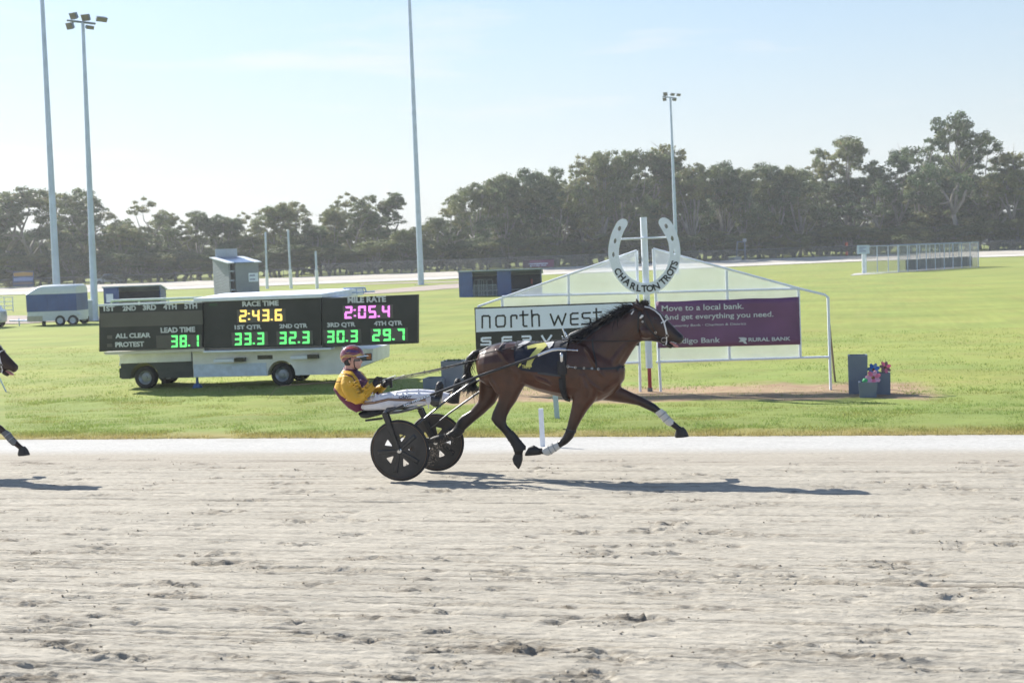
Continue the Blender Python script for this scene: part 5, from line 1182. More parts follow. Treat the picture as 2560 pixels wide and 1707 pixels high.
# ------------------------------------------------------------------ planter boxes and the pinwheel flowers
def planter(label, l, r_, ytop, ybase, group, taper=.04, depth=None, fill=None):
    g = G((l + r_) / 2 + (r_ - l) * .05, ybase); Y = g.y; a, b = aty(l, ytop, Y), aty(r_, ytop, Y); w = b.x - a.x; h = (a.z + b.z) / 2 - g.z; d = depth or w
    o = thing('planter_box', label, 'planter', Vector(((a.x + b.x) / 2 + (aty((l + r_) / 2, ybase, Y).x - (a.x + b.x) / 2) * .5, Y + d / 2, g.z)), R(-1), group)
    t = 1 - taper; e = .05 * w / .45
    ob = [(-w / 2, -d / 2), (w / 2, -d / 2), (w / 2, d / 2), (-w / 2, d / 2)]; ib = [(x * (1 - 2 * e / w), y * (1 - 2 * e / d)) for x, y in ob]
    V = [(x * t, y * t, -.02) for x, y in ob] + [(x, y, h) for x, y in ob] + [(x, y, h) for x, y in ib] + [(x, y, h - .10) for x, y in ib]
    F = [(3, 2, 1, 0)] + [(i, (i + 1) % 4, 4 + (i + 1) % 4, 4 + i) for i in range(4)] + [(4 + i, 4 + (i + 1) % 4, 8 + (i + 1) % 4, 8 + i) for i in range(4)] + [(8 + i, 8 + (i + 1) % 4, 12 + (i + 1) % 4, 12 + i) for i in range(4)]
    mb = MB(); mb.add(V, F); mb.build('box', greyp, o, world=False)
    mb = MB(); mb.add([V[12], V[13], V[14], V[15]], [(0, 1, 2, 3)]); mb.build('soil', mat('potting_soil', (.035, .028, .022), .95, bump=.6), o, world=False)
    return o, w, d, h
gp = 'grey planter boxes by the finish line'
tall, w1, d1, h1 = planter('tallest grey planter box, to the right of the bank banner', 2121, 2170, 889, 988, gp)
mid, w2, d2, h2 = planter('mid-height grey planter box behind the pink and blue flowers', 2184, 2227, 933, 989, gp)
low_, w3, d3, h3 = planter('lowest grey planter box, standing in front with a pink flower', 2147, 2194, 956, 997, gp, .12)
tall2, w4, d4, h4 = planter('tall grey planter box with a small plant, behind the horse\'s tail', 1103, 1158, 903, 972, gp)
low2, w5, d5, h5 = planter('low grey planter box beside the driver\'s boots', 1057, 1110, 946, 974, gp)
leafm = mat('leaf_green', (.07, .12, .04), .6, transl=.3)
def leaves(parent, n, w, h, z, seed, L_=.07):
    r0 = random.Random(seed); V = []; F = []
    for k in range(n):
        b = Vector((r0.uniform(-w, w), r0.uniform(-w, w), z)); d = Vector((r0.gauss(0, .5), r0.gauss(0, .5), 1)).normalized() * h * r0.uniform(.4, 1); s_ = d.orthogonal().normalized() * L_ * .25; i = len(V)
        V += [b - s_ * .3, b + s_ * .3, b + d * .6 + s_, b + d, b + d * .6 - s_]; F.append((i, i + 1, i + 2, i + 3, i + 4))
    mb = MB(); mb.add(V, F); o = mb.build('plant', leafm, parent, world=False); return o
leaves(tall, 60, w1 * .3, .08, h1 - .09, 1); leaves(tall2, 90, w4 * .35, .16, h4 - .09, 2); leaves(mid, 30, w2 * .3, .06, h2 - .09, 3)
def flower(label, px, py, base, rad, c1, c2, tilt, n=7):
    Y = base.location.y - .02; c = aty(px, py, Y); o = thing('pinwheel_flower', label, 'flower', Vector((base.location.x, Y, base.location.z + .3)), 0, 'toy flowers in the planter boxes')
    nrm = Vector((tilt[0], -1, tilt[1])).normalized(); u = nrm.orthogonal().normalized(); v = nrm.cross(u)
    mb = MB(); mb.tube([c + nrm * -.01, Vector((c.x * .4 + base.location.x * .6, Y + .05, base.location.z + .35))], .006, 6); mb.build('stem', leafm, o, True)
    for k in range(n):
        a = 2 * math.pi * k / n; d = u * math.cos(a) + v * math.sin(a); s_ = (v * math.cos(a) - u * math.sin(a)); q = c + nrm * (.006 * (k % 2))
        P = [q + d * rad * .12 - s_ * rad * .08, q + d * rad * .6 - s_ * rad * .30, q + d * rad * .95 - s_ * rad * .18, q + d * rad - nrm * -.01, q + d * rad * .95 + s_ * rad * .18, q + d * rad * .6 + s_ * rad * .30, q + d * rad * .12 + s_ * rad * .08]
        mb = MB(); mb.prism(P, nrm * .004); mb.build('petal', c1 if k % 2 else c2, o)
    mb = MB(); mb.lathe([(.001, .022), (rad * .16, .018), (rad * .24, .004), (rad * .24, -.004)], c, nrm, 14); mb.build('centre', mat('flower_centre', (.16, .07, .03), .7), o, True)
pk1, pk2 = mat('pink_petal', (.85, .24, .40), .6, transl=.35), mat('pale_pink_petal', (.88, .50, .66), .6, transl=.35)
bl1, bl2 = mat('blue_petal', (.06, .22, .70), .6, transl=.35), mat('pale_blue_petal', (.25, .40, .65), .6, transl=.35)
flower('large pink toy flower leaning over the lowest planter box', 2183, 944, low_, .17, pk1, pk2, (-.2, .5)); flower('blue toy flower just above the large pink one', 2184, 924, mid, .15, bl1, bl2, (-.5, .3)); flower('small pink toy flower highest above the planter boxes', 2213, 918, mid, .14, pk1, mat('dusky_petal', (.30, .16, .20), .6, transl=.3), (.5, .4))
mb = MB(); gc = aty(2163, 952, low_.location.y); mb.lathe([(.002, .06), (.035, .052), (.055, .025), (.06, 0), (.05, -.03), (.03, -.05)], gc, (0, 0, 1), 16); o = mb.build('green_ball', mat('bright_green', (.10, .55, .20), .5), None, True); setp(o, 'bright green ball lying in the lowest planter box', 'ball')
# short pegs along the grass
def peg(name, label, px, yt, yb, r_, m, lean=0, group=None):
    g = G(px[1], yb); t = aty(px[0], yt, g.y); mb = MB()
    ax_ = (t - g).normalized(); mb.box((-r_, -r_ * .6, 0), (r_, r_ * .6, (t - g).length)); q = Vector((0, 0, 1)).rotation_difference(ax_); mb.V = [g + q @ v for v in mb.V]
    o = mb.build(name, m, None, bevel=.004); return setp(o, label, 'marker', group)
peg('marker_peg', 'white marker peg standing in the pale sand in front of the horse\'s foreleg', (1352, 1357), 1021, 1116, .035, white, group='track side pegs')
peg('marker_peg', 'grey marker peg on the grass behind the horse\'s girth', (1388, 1393), 985, 1047, .045, galv, group='track side pegs')
peg('stake', 'thin leaning grey stake on the grass at the left edge', (-6, 16), 935, 981, .018, galv)

# ------------------------------------------------------------------ light towers
lampm = mat('floodlight_face', (.16, .15, .13), .5, var=.2, scale=3); lampb = mat('floodlight_body', (.22, .25, .29), .4, .6)
def tower(label, base, top, r0, r1, head=None, cut=None):
    o = thing('light_tower', label, 'light tower', base, 0, 'steel light towers')
    mb = MB(); n = 7; P = [base.lerp(top, t) for t in np.linspace(0, 1, n)]; mb.tube(P, [r0 + (r1 - r0) * t for t in np.linspace(0, 1, n)], 16); mb.build('pole', galv, o, True)
    mb = MB(); mb.box((base.x - r0 * 2, base.y - r0 * 2, base.z - .1), (base.x + r0 * 2, base.y + r0 * 2, base.z + .06)); mb.build('base_plate', mat('concrete', (.36, .35, .33), .9), o)
    mb = MB(); mb.tube([base.lerp(top, .26), base.lerp(top, .263)], r0 * .93); mb.build('joint_band', galv, o, True); mb = MB(); mb.tube([base.lerp(top, .52), base.lerp(top, .523)], r0 * .80); mb.build('joint_band', galv, o, True)
    if head:
        bar, lamps = head; mb = MB(); mb.tube(bar, .07, 8); mb.build('cross_arm', lampb, o, True)
        for (c, w, h, face) in lamps:
            n = Vector(face).normalized(); u = Vector((0, 0, 1)).cross(n).normalized(); v = n.cross(u); d = .22
            mb = MB(); mb.hexa([c - u * w * .4 - v * h * .4 - n * d, c + u * w * .4 - v * h * .4 - n * d, c + u * w * .4 + v * h * .4 - n * d, c - u * w * .4 + v * h * .4 - n * d, c - u * w / 2 - v * h / 2, c + u * w / 2 - v * h / 2, c + u * w / 2 + v * h / 2, c - u * w / 2 + v * h / 2]); l_ = mb.build('floodlight', lampb, o)
            mb = MB(); e = .86; mb.hexa([c + n * .004 + u * w * a * e / 2 + v * h * b * e / 2 for a, b in ((-1, -1), (1, -1), (1, 1), (-1, 1))] + [c + n * .03 + u * w * a * e / 2 + v * h * b * e / 2 for a, b in ((-1, -1), (1, -1), (1, 1), (-1, 1))]); mb.build('lamp_glass', lampm, l_)
    return o
def at_depth(px, py, d): r = ray(px, py); return CP + r * d
def base_at(px, d, py0=700):                                                 # a ground point in that direction at that distance
    p = at_depth(px, py0, d); p.z = float(tz(p.x, p.y)); return p
def up_to(b, px, py): return aty(px, py, b.y)
b = G(238, 803); t = up_to(b, 207, 57)
hd = lambda x, y: up_to(b, x, y)
tower('second light tower from the left, five floodlights at its head', b, t, .235, .10,
      ([hd(168, 52), hd(238, 60)], [(hd(182, 41), .58, .42, (-.35, -1, -.45)), (hd(213, 45), .58, .42, (-.1, -1, -.45)), (hd(173, 66), .58, .42, (-.35, -1, -.35)), (hd(255, 50), .75, .30, (.9, -.5, -.7)), (hd(226, 70), .55, .22, (.9, -.4, -.5))]))
b = base_at(146, 91, 800); t = up_to(b, 97, -160)
tower('tallest looking light tower at the far left, rising out of frame behind the horse float', b, t, .26, .11)
b = G(1053, 713); t = up_to(b, 1018, -120)
tower('middle light tower on the far grass, rising out of frame', b, t, .37, .17)
b = base_at(1693, 176, 680); t = up_to(b, 1675.5, 243)
hd = lambda x, y: up_to(b, x, y)
tower('right hand light tower seen behind the horseshoe, floodlights at its head', b, t, .26, .14,
      ([hd(1656, 242), hd(1691, 246)], [(hd(1663, 236), .60, .50, (-.4, -1, -.4)), (hd(1682, 237), .85, .35, (.9, -.5, -.6)), (hd(1697, 238), .85, .35, (.9, -.5, -.6)), (hd(1661, 249), .50, .45, (-.4, -1, -.4)), (hd(1687, 250), .75, .35, (.9, -.5, -.5))]))

# ------------------------------------------------------------------ goal posts
for lab, px, yt in (('left tall goal post with a padded white foot', (663.5, 668), 580), ('right tall goal post with a padded white foot', (720, 728), 575), ('short behind post with a padded white foot', (789, 793), 628)):
    g = G(px[1], 722); t = up_to(g, px[0], yt); o = thing('goal_post', lab, 'goal post', g, 0, 'football goal posts')
    mb = MB(); mb.tube([g, t], .13, 10); mb.build('pole', galv, o, True); mb = MB(); mb.tube([g, g.lerp(t, .33 if yt < 600 else .5)], .20, 12); mb.build('padding', white, o, True)

# ------------------------------------------------------------------ helper: a box seen in the photograph, turned about its near corner
def yard(name, label, cat, px, py, rz, group=None):
    g = G(px, py); return thing(name, label, cat, g, rz, group), g
VD = PSI                                                                     # square to the view
def sc(g): return (g - CP).dot(FW) / FPX                                     # metres per pixel out there

# grey judges' tower
g = base_at(613, 130, 745); o = thing('judges_tower', 'grey corrugated tower with a blue roof, standing behind the scoreboard', 'tower', g, VD + R(41)); k = sc(g)
w, dp, h = 91 * k, 3.1, 84 * k + 745 * k - 745 * k
fx0, fx1, hf, hb = -1.62, 1.62, 3.42, 4.0
wall = mat('tower_grey', (.24, .275, .32), .55, var=.08, scale=2)
mb = MB()
def corr(mb, p0, p1, z0, z1f, n):                                            # corrugated sheet between two corners, ribs running level
    for i in range(n):
        a, b_ = i / n, (i + 1) / n
        for (s0, s1, off0, off1) in ((a, (a + b_) / 2, 0, .03), ((a + b_) / 2, b_, .03, 0)):
            d = Vector((p1[0] - p0[0], p1[1] - p0[1], 0)).normalized(); nn = Vector((d.y, -d.x, 0))
            q = lambda p, s_, of, zt: Vector((p[0], p[1], z0 + (zt - z0) * s_)) + nn * of
            mb.add([q(p0, s0, off0, z1f[0]), q(p1, s0, off0, z1f[1]), q(p1, s1, off1, z1f[1]), q(p0, s1, off1, z1f[0])], [(0, 1, 2, 3)])
corr(mb, (fx0, 0), (fx0 + .12, 0), 0, (hf, hf), 26); corr(mb, (fx0 + .66, 0), (fx1, 0), 0, (hf, hf), 26); corr(mb, (fx0, dp), (fx0, 0), 0, (hb, hf), 26); corr(mb, (fx1, 0), (fx1, dp), 0, (hf, hb), 26); corr(mb, (fx1, dp), (fx0, dp), 0, (hb, hb), 26)
mb.build('wall', wall, o, world=False)
mb = MB(); mb.box((fx0 + .12, .5, 0), (fx0 + .66, .55, hf)); mb.build('opening_shade_sheet', mat('interior_shade', (.02, .02, .022), .9), o, world=False)  # near-black sheet stands in for the shade inside the opening
for z in (.8, 1.7, 2.6): mb = MB(); mb.box((fx0 + .13, .05, z), (fx0 + .65, .45, z + .10)); mb.build('ladder_step', galv, o, world=False)
rblue = mat('blue_roof', (.12, .20, .36), .35, .3, var=.08)
for (x0, x1, m) in ((fx0 - .25, fx0 + .45, white), (fx0 + .452, fx1 - .6, rblue), (fx1 - .598, fx1 + .25, white)):
    mb = MB(); mb.hexa([(x0, -.25, hf - .02), (x1, -.25, hf - .02), (x1, dp + .2, hb), (x0, dp + .2, hb), (x0, -.25, hf + .06), (x1, -.25, hf + .06), (x1, dp + .2, hb + .08), (x0, dp + .2, hb + .08)]); mb.build('roof_sheet', m, o, world=False)
for x0, x1 in ((-1.25, -.06), (-.02, 1.15)): mb = MB(); mb.box((x0, dp + .05, hb - .5), (x1, dp + .11, hb + .85)); mb.build('roof_board', mat('pale_board', (.40, .46, .52), .6), o, world=False)
mb = MB(); mb.box((.45, -.08, 1.55), (1.50, -.04, 2.40)); nb = mb.build('notice', signw, o, world=False)
for z in (2.10, 1.72): mb = MB(); mb.box((.56, -.088, z), (1.15, -.081, z + .13)); mb.build('print', mat('blue_print', (.20, .24, .42), .6), nb, world=False)

# navy shelters
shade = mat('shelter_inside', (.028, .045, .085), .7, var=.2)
def shelter(label, g, rz, W, D, hf, hb, openings, roofm=galv):
    o = thing('team_shelter', label, 'shelter', g, rz, 'navy team shelters')
    def slab(name, P, m): mb = MB(); mb.add(P, [(0, 1, 2, 3)]); x = mb.build(name, m, o, world=False); md = x.modifiers.new('s', 'SOLIDIFY'); md.thickness = .05; return x
    for x in (0, W): slab('side_wall', [(x, 0, 0), (x, D, 0), (x, D, hb), (x, 0, hf)], navy)
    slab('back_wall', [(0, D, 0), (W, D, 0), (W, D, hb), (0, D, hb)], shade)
    mb = MB(); mb.hexa([(-.12, -.25, hf), (W + .12, -.25, hf), (W + .12, D + .1, hb), (-.12, D + .1, hb), (-.12, -.25, hf + .06), (W + .12, -.25, hf + .06), (W + .12, D + .1, hb + .06), (-.12, D + .1, hb + .06)]); mb.build('roof', roofm, o, world=False)
    x = 0
    for (a, b_) in openings: slab('front_wall', [(a, .02, 0), (b_, .02, 0), (b_, .02, hf), (a, .02, hf)], navy)
    mb = MB(); mb.box((.2, D - .5, .40), (W - .2, D - .15, .46)); mb.build('bench', galv, o, world=False)
    return o
g = G(1150, 744); k = sc(g); W_ = 205 * k
so = shelter('right navy team shelter with a pale rail across its opening, behind the north west board', g, VD + R(-2), W_, 3.0, 2.08, 1.66, ((0, W_ * .16), (W_ * .46, W_ * .63)), galv)
def fence_panel(name, label, g, rz, W, H, m, n, cat='barrier'):
    o = thing(name, label, cat, g, rz)
    mb = MB(); mb.tube([(0, 0, 0), (0, 0, H), (W, 0, H), (W, 0, 0)], .025, 6); mb.tube([(0, 0, .12), (W, 0, .12)], .02, 6); mb.build('frame', m, o, world=False)
    for i in range(1, n): mb = MB(); mb.tube([(W * i / n, 0, .12), (W * i / n, 0, H)], .011, 5); mb.build('bar', m, o, world=False)
    return o
rmw = rootmat(so); palem = mat('pale_rail', (.42, .48, .55), .5)
fence_panel('crowd_barrier', 'pale barred barrier across the opening of the right navy shelter', rmw @ Vector((W_ * .17, -.1, 0)), VD - R(2), W_ * .28, .95, palem, 22)
for i, (fx, cl) in enumerate(((.20, 'leftmost'), (.25, 'second from the left'), (.29, 'third from the left'), (.36, 'rightmost'))):
    p = rmw @ Vector((W_ * fx, 1.2, 0)); o = thing('chair', 'pale metal framed chair inside the right navy shelter, ' + cl + ' behind its barrier', 'chair', p, VD, 'chairs in the navy shelter')
    mb = MB(); mb.tube([(-.22, .2, 0), (-.22, .2, 1.25), (-.16, .2, 1.36), (.16, .2, 1.36), (.22, .2, 1.25), (.22, .2, 0)], .03, 6); mb.build('back_frame', palem, o, world=False)
    mb = MB(); mb.box((-.24, -.25, .44), (.24, .2, .48)); mb.build('seat', palem, o, world=False)
    for x in (-.22, .22): mb = MB(); mb.tube([(x, -.22, 0), (x, -.22, .46)], .02, 6); mb.build('leg', palem, o, world=False)
mb = MB(); mb.box((W_ * .86, 2.80, .85), (W_ * .885, 2.9, 1.25)); e_ = mb.build('extinguisher_box', mat('red_box', (.35, .05, .06), .5), so, world=False)
g = base_at(262, 94, 760); shelter('left navy team shelter, half hidden behind the scoreboard', g, VD + R(6), 137 * sc(g), 2.6, 2.02, 1.65, ((0, 1.0),), galv)
mb = MB(); mb.box((.12, -.05, .95), (.60, -.01, 1.55)); mb.build('notice', signw, bpy.data.objects['team_shelter.001'], world=False)

# green shade frame
g = base_at(280, 66, 790); k = sc(g); o = thing('shade_frame', 'white framed bench cover with dark green netting, just above the scoreboard', 'shelter', g, VD + R(-2)); W_ = 212 * k; H_ = 1.74
gn = mat('green_netting', (.02, .10, .08), .8, alpha=.85); pm = mat('pale_green_frame', (.55, .66, .62), .5)
for x in (0, W_ * .33, W_ * .68, W_): mb = MB(); mb.tube([(x, 0, 0), (x, 0, H_)], .05, 8); mb.build('post', pm, o, world=False)
for z, y in ((H_, 0), (H_ - .02, 1.4)): mb = MB(); mb.tube([(0, y, z), (W_, y, z)], .06, 8); mb.build('rail', pm, o, world=False)
mb = MB(); mb.add([(.05, .03, .2), (W_ * .33, .03, .2), (W_ * .33, .03, H_ - .12), (.05, .03, H_ - .12)], [(0, 1, 2, 3)]); mb.build('net', gn, o, world=False)
mb = MB(); mb.add([(W_ * .34, .03, .2), (W_ * .62, .03, .2), (W_ * .62, .03, H_ - .12), (W_ * .34, .03, H_ - .12)], [(0, 1, 2, 3)]); mb.build('net', gn, o, world=False)

# ------------------------------------------------------------------ horse float, car, rails and cabinet at the left
g = G(153, 814); k = sc(g); o = thing('horse_float', 'white and navy two-wheel-pair horse float parked on the grass', 'trailer', g, VD + R(-3))
L0, L1 = -86 * k, 42 * k; Hh = 102 * k; D = 1.9
fw_ = mat('float_white', (.60, .66, .72), .35, var=.05)
prof = lambda x: (Hh if x > L0 + 1.0 else Hh - .42 * ((L0 + 1.0 - x) / 1.0) ** 1.6)
xs_ = [L0, L0 + .15, L0 + .4, L0 + .7, L0 + 1.0, L1 - .12, L1]
z1b, z2b = .36 * Hh, .78 * Hh
mb = MB(); rs = []
for x in xs_:
    zt2 = prof(x) - (.10 if x == L1 else 0); zz = min(z2b, zt2 - .06)
    rs.append([Vector((x, y, z)) for y, z in ((0, zz), (0, zt2 - .28 if zt2 - .28 > zz else zz + .02), (.10, zt2 - .08), (.3, zt2), (D - .3, zt2), (D - .10, zt2 - .08), (D, zt2 - .28 if zt2 - .28 > zz else zz + .02), (D, zz))])
mb.loft(rs); mb.build('roof', fw_, o, True, world=False)
mb = MB(); mb.box((L0, .005, z1b), (L1, D - .005, z2b)); bd_ = mb.build('body', navy, o, world=False, bevel=.01)
for x in np.linspace(L0 + .62, L1 - .5, 4): mb = MB(); mb.box((x - .03, -.012, z1b + .03), (x + .03, .004, z2b - .03)); mb.build('panel_rib', navy, bd_, world=False)
mb = MB(); mb.box((L0 + .02, .02, .30), (L1, D - .02, z1b - .003)); mb.build('skirt', fw_, o, world=False, bevel=.01)
mb = MB(); mb.box((L0, -.006, .28), (L0 + .95, .019, .62)); mb.build('checker_plate', mat('checker_plate', (.36, .36, .34), .4, .5, bump=.4, bscale=50), o, world=False)
rw_ = mat('float_rim', (.58, .62, .68), .4)
for x in (-.02 * Hh, .30 * Hh): road_wheel((x, .06, .31), .31, .19, o, rw_); road_wheel((x, D - .06, .31), .31, .19, o, rw_, axis=(0, 1, 0))
mb = MB(); mb.prism([(-.42, -.02, .60), (-.30, -.02, .70), (1.08, -.02, .74), (1.20, -.02, .62), (1.14, -.02, .62), (1.04, -.02, .68), (-.26, -.02, .65), (-.36, -.02, .58)], (0, .24, 0)); mb.build('mudguard', fw_, o, world=False)
mb = MB(); mb.tube([(L0 + .3, .4, .32), (L0 - 1.5, D / 2, .36)], .05, 8); mb.tube([(L0 + .3, D - .4, .32), (L0 - 1.5, D / 2, .36)], .05, 8); mb.tube([(L0 - .9, D / 2, .02), (L0 - .9, D / 2, .5)], .04, 8); mb.build('drawbar', galv, o, world=False)
mb = MB(); mb.tube([(L0 + .9, .3, .0), (L0 + .9, .3, .3)], .12, 8); mb.build('prop_stand', black, o, world=False)
hp = g.copy()
# a car hitched ahead of it, only its tail in view
g = G(-45, 822); o = thing('parked_car', 'silver car at the left edge with only its tail in view', 'car', g, VD - R(3)); kk = sc(g)
cm = mat('silver_paint', (.42, .46, .50), .3, .4, coat=.6); X1 = 36 * kk
side = [(-3.0, .30), (-3.0, .75), (-2.7, .92), (-1.9, 1.02), (-1.25, 1.48), (.35, 1.50), (X1 - .22, 1.12), (X1 - .03, .98), (X1, .62), (X1 - .04, .32)]
mb = MB(); rs = []
for y, s_ in ((0.03, .97), (.10, 1), (1.65, 1), (1.72, .97)): rs.append([Vector((x * s_, y, .3 + (z - .3) * s_)) for x, z in side])
mb.loft(rs); cb_ = mb.build('body', cm, o, True, world=False)
mb = MB(); mb.prism([(-1.75, .02, 1.02), (-1.18, .02, 1.42), (.28, .02, 1.43), (X1 - .5, .02, 1.10)], (0, .02, 0)); mb.build('window', glassm, cb_, world=False)
mb = MB(); mb.box((X1 - .10, .0, .72), (X1 + .012, .24, .94)); mb.build('tail_lamp', mat('red_lens', (.35, .03, .03), .3), o, world=False)
for x in (-2.1, .40): road_wheel((x, .1, .31), .31, .2, o, rimm); road_wheel((x, 1.65, .31), .31, .2, o, rimm, axis=(0, 1, 0))
# white rails
g = G(-30, 781); k = sc(g); o = thing('white_rail', 'short white pipe rail at the left edge, beyond the horse float', 'rail', g, VD - R(2)); W_ = 64 * k
for i in range(4): mb = MB(); mb.tube([(W_ * i / 3, 0, 0), (W_ * i / 3, 0, 1.25)], .05, 6); mb.build('post', white, o, world=False)
for z in (.15, .5, .85, 1.22): mb = MB(); mb.tube([(0, 0, z), (W_, 0, z)], .035, 6); mb.build('rail', white, o, world=False)
# cabinet
g = G(219, 804); k = sc(g); o = thing('metal_cabinet', 'pale grey metal cabinet between the horse float and a light tower', 'cabinet', g, VD); W_, H_ = 30 * k, 52 * k
cbm = mat('cabinet_grey', (.36, .43, .49), .5)
mb = MB(); mb.box((-W_ / 2, 0, .08), (W_ / 2, .6, H_)); mb.build('body', cbm, o, world=False, bevel=.01); mb = MB(); mb.box((-W_ / 2 - .04, -.04, H_ + .003), (W_ / 2 + .04, .64, H_ + .06)); mb.build('lid', white, o, world=False); mb = MB(); mb.box((-W_ / 2 + .05, -.02, .15), (W_ / 2 - .05, -.003, H_ - .06)); mb.build('door', cbm, o, world=False)
for i, (x, n) in enumerate(((-.75, 5), (.80, 4))):
    p = rootmat(o) @ Vector((x, .3, 0)); t = thing('tyre_stack', ('left' if i == 0 else 'right') + ' pale post of stacked rings beside the grey cabinet', 'bollard', p, 0)
    for j in range(n): mb = MB(); mb.lathe([(.05, 0), (.11, .02), (.13, .12), (.11, .22), (.05, .24)], (0, 0, .02 + j * .25), (0, 0, 1), 14); mb.build('ring', cream, t, True, world=False)

# ------------------------------------------------------------------ fences round the far side
OUT = 1.6
def outer_pt(px): 
    d = ray(px, 700); a = math.atan2(d.x, d.y); r = float(np.interp(a, azs, rr_)) + TRW + OUT; x, y = polar(a, r); return Vector((x, y, float(tz(x, y))))
def far_fence(label, p0, p1, H, netcol, alpha, step):
    o = thing('mesh_fence', label, 'fence', outer_pt(p0), 0, 'mesh fences beyond the far track')
    n = int((p1 - p0) / step); P = [outer_pt(p0 + (p1 - p0) * i / n) for i in range(n + 1)]
    for p in P: mb = MB(); mb.tube([p, p + Vector((0, 0, H + .12))], .05, 6); mb.build('post', mat('fence_post', (.12, .13, .13), .7), o, True)
    mb = MB(); mb.tube([p + Vector((0, 0, H)) for p in P], .035, 5); mb.build('top_rail', mat('fence_rail', (.30, .32, .33), .5), o, True)
    V = []; F = []
    for p in P: V += [p + Vector((0, -.06, .03)), p + Vector((0, -.06, H))]
    for i in range(n): F.append((2 * i, 2 * i + 2, 2 * i + 3, 2 * i + 1))
    mb = MB(); mb.add(V, F); mb.build('netting', mat('fence_net_' + str(int(alpha * 100)), netcol, .9, alpha=alpha, var=.25, scale=.25, stretch=(1, 1, .2)), o)
    return o
far_fence('chain mesh fence on the left, trees showing through it', -420, 800, 1.35, (.10, .10, .10), .22, 44)
far_fence('dark cloth covered fence along the middle of the far track', 806, 1700, 2.0, (.22, .21, .19), .45, 44)
far_fence('dark cloth covered fence on the right, behind the cricket nets', 1706, 2980, 1.9, (.20, .195, .18), .38, 46)
def hoarding(name, label, x0, x1, yt, yb, m, rows, cat='sign', legs=True, roundc=False):
    c = outer_pt((x0 + x1) / 2); Y = c.y - 1.3; a, b_, c2, d = aty(x0, yb, Y), aty(x1, yb - (x1 - x0) * .034, Y), aty(x1, yt - (x1 - x0) * .034, Y), aty(x0, yt, Y)
    o = thing(name, label, cat, Vector(((a.x + b_.x) / 2, Y, a.z)))
    mb = MB(); mb.prism([a, b_, c2, d], (0, .08, 0)); mb.build('panel', m, o)
    if legs:
        for p in (a.lerp(b_, .1), a.lerp(b_, .9)): mb = MB(); mb.tube([Vector((p.x, Y + .12, float(tz(p.x, Y)))), Vector((p.x, Y + .12, p.z + .3))], .05, 6); mb.build('leg', galv, o, True)
    return o, a, b_ - a, d - a, Y
o, a, U, W2, Y = hoarding('hoarding', 'small maroon sponsor board fixed on the far fence', 1307, 1385, 651, 670, mat('maroon_board', (.16, .03, .10), .5), None)
for u0, u1, w0, w1, m in ((.22, .72, .72, .80, 'pale_maroon'), (.18, .80, .44, .56, None)):
    mb = MB(); P = [a + U * u + W2 * w for u, w in ((u0, w0), (u1, w0), (u1, w1), (u0, w1))]; mb.prism([p + Vector((0, -.012, 0)) for p in P], (0, .01, 0)); mb.build('print', mat('pale_maroon', (.35, .14, .25), .5) if m else signw, o)
lettering('lettering', 'Bendigo Bank', a + U * .30 + W2 * .12 + Vector((0, -.004, 0)), U * .46, W2 * .24, (0, -1, 0), signw, o, .03)
mb = MB(); P = [a + U * u + W2 * w for u, w in ((.23, .10), (.28, .10), (.28, .34), (.23, .34))]; mb.prism([p + Vector((0, -.012, 0)) for p in P], (0, .01, 0)); mb.build('emblem', signw, o)
o, a, U, W2, Y = hoarding('hoarding', 'blue and gold striped sign board in front of the trees at far left', 32, 84, 679, 717, mat('blue_board', (.035, .07, .17), .5), None)
for w0, w1, m in ((.68, .90, mat('gold_board', (.38, .22, .04), .5)), (.36, .56, mat('pale_blue_board', (.22, .30, .52), .5)), (.14, .26, mat('brown_board', (.14, .12, .12), .5))):
    mb = MB(); P = [a + U * u + W2 * w for u, w in ((.05, w0), (.95, w0), (.97, w1), (.5, w1 + .05), (.03, w1))]; mb.prism([p + Vector((0, -.012, 0)) for p in P], (0, .01, 0)); mb.build('band', m, o)
# ute behind the left fence
p = outer_pt(266); p = p + (p - CP).normalized() * 4; p.z = 0.0; o = thing('utility_truck', 'white utility vehicle parked behind the left mesh fence', 'ute', p, VD)
mb = MB(); mb.prism([(-1.9, 0, .5), (-1.9, 0, 1.05), (-.9, 0, 1.12), (-.4, 0, 1.75), (.8, 0, 1.78), (1.1, 0, 1.15), (2.6, 0, 1.15), (2.6, 0, .5)], (0, 1.7, 0)); ub = mb.build('body', white, o, world=False, bevel=.04)
mb = MB(); mb.prism([(-.75, -.01, 1.16), (-.32, -.01, 1.66), (.72, -.01, 1.68), (.95, -.01, 1.18)], (0, .02, 0)); mb.build('window', mat('blue_glass', (.03, .06, .12), .2), ub, world=False)
for x in (-1.2, 1.7): road_wheel((x, .05, .36), .36, .22, o, rimm); road_wheel((x, 1.65, .36), .36, .22, o, rimm, axis=(0, 1, 0))

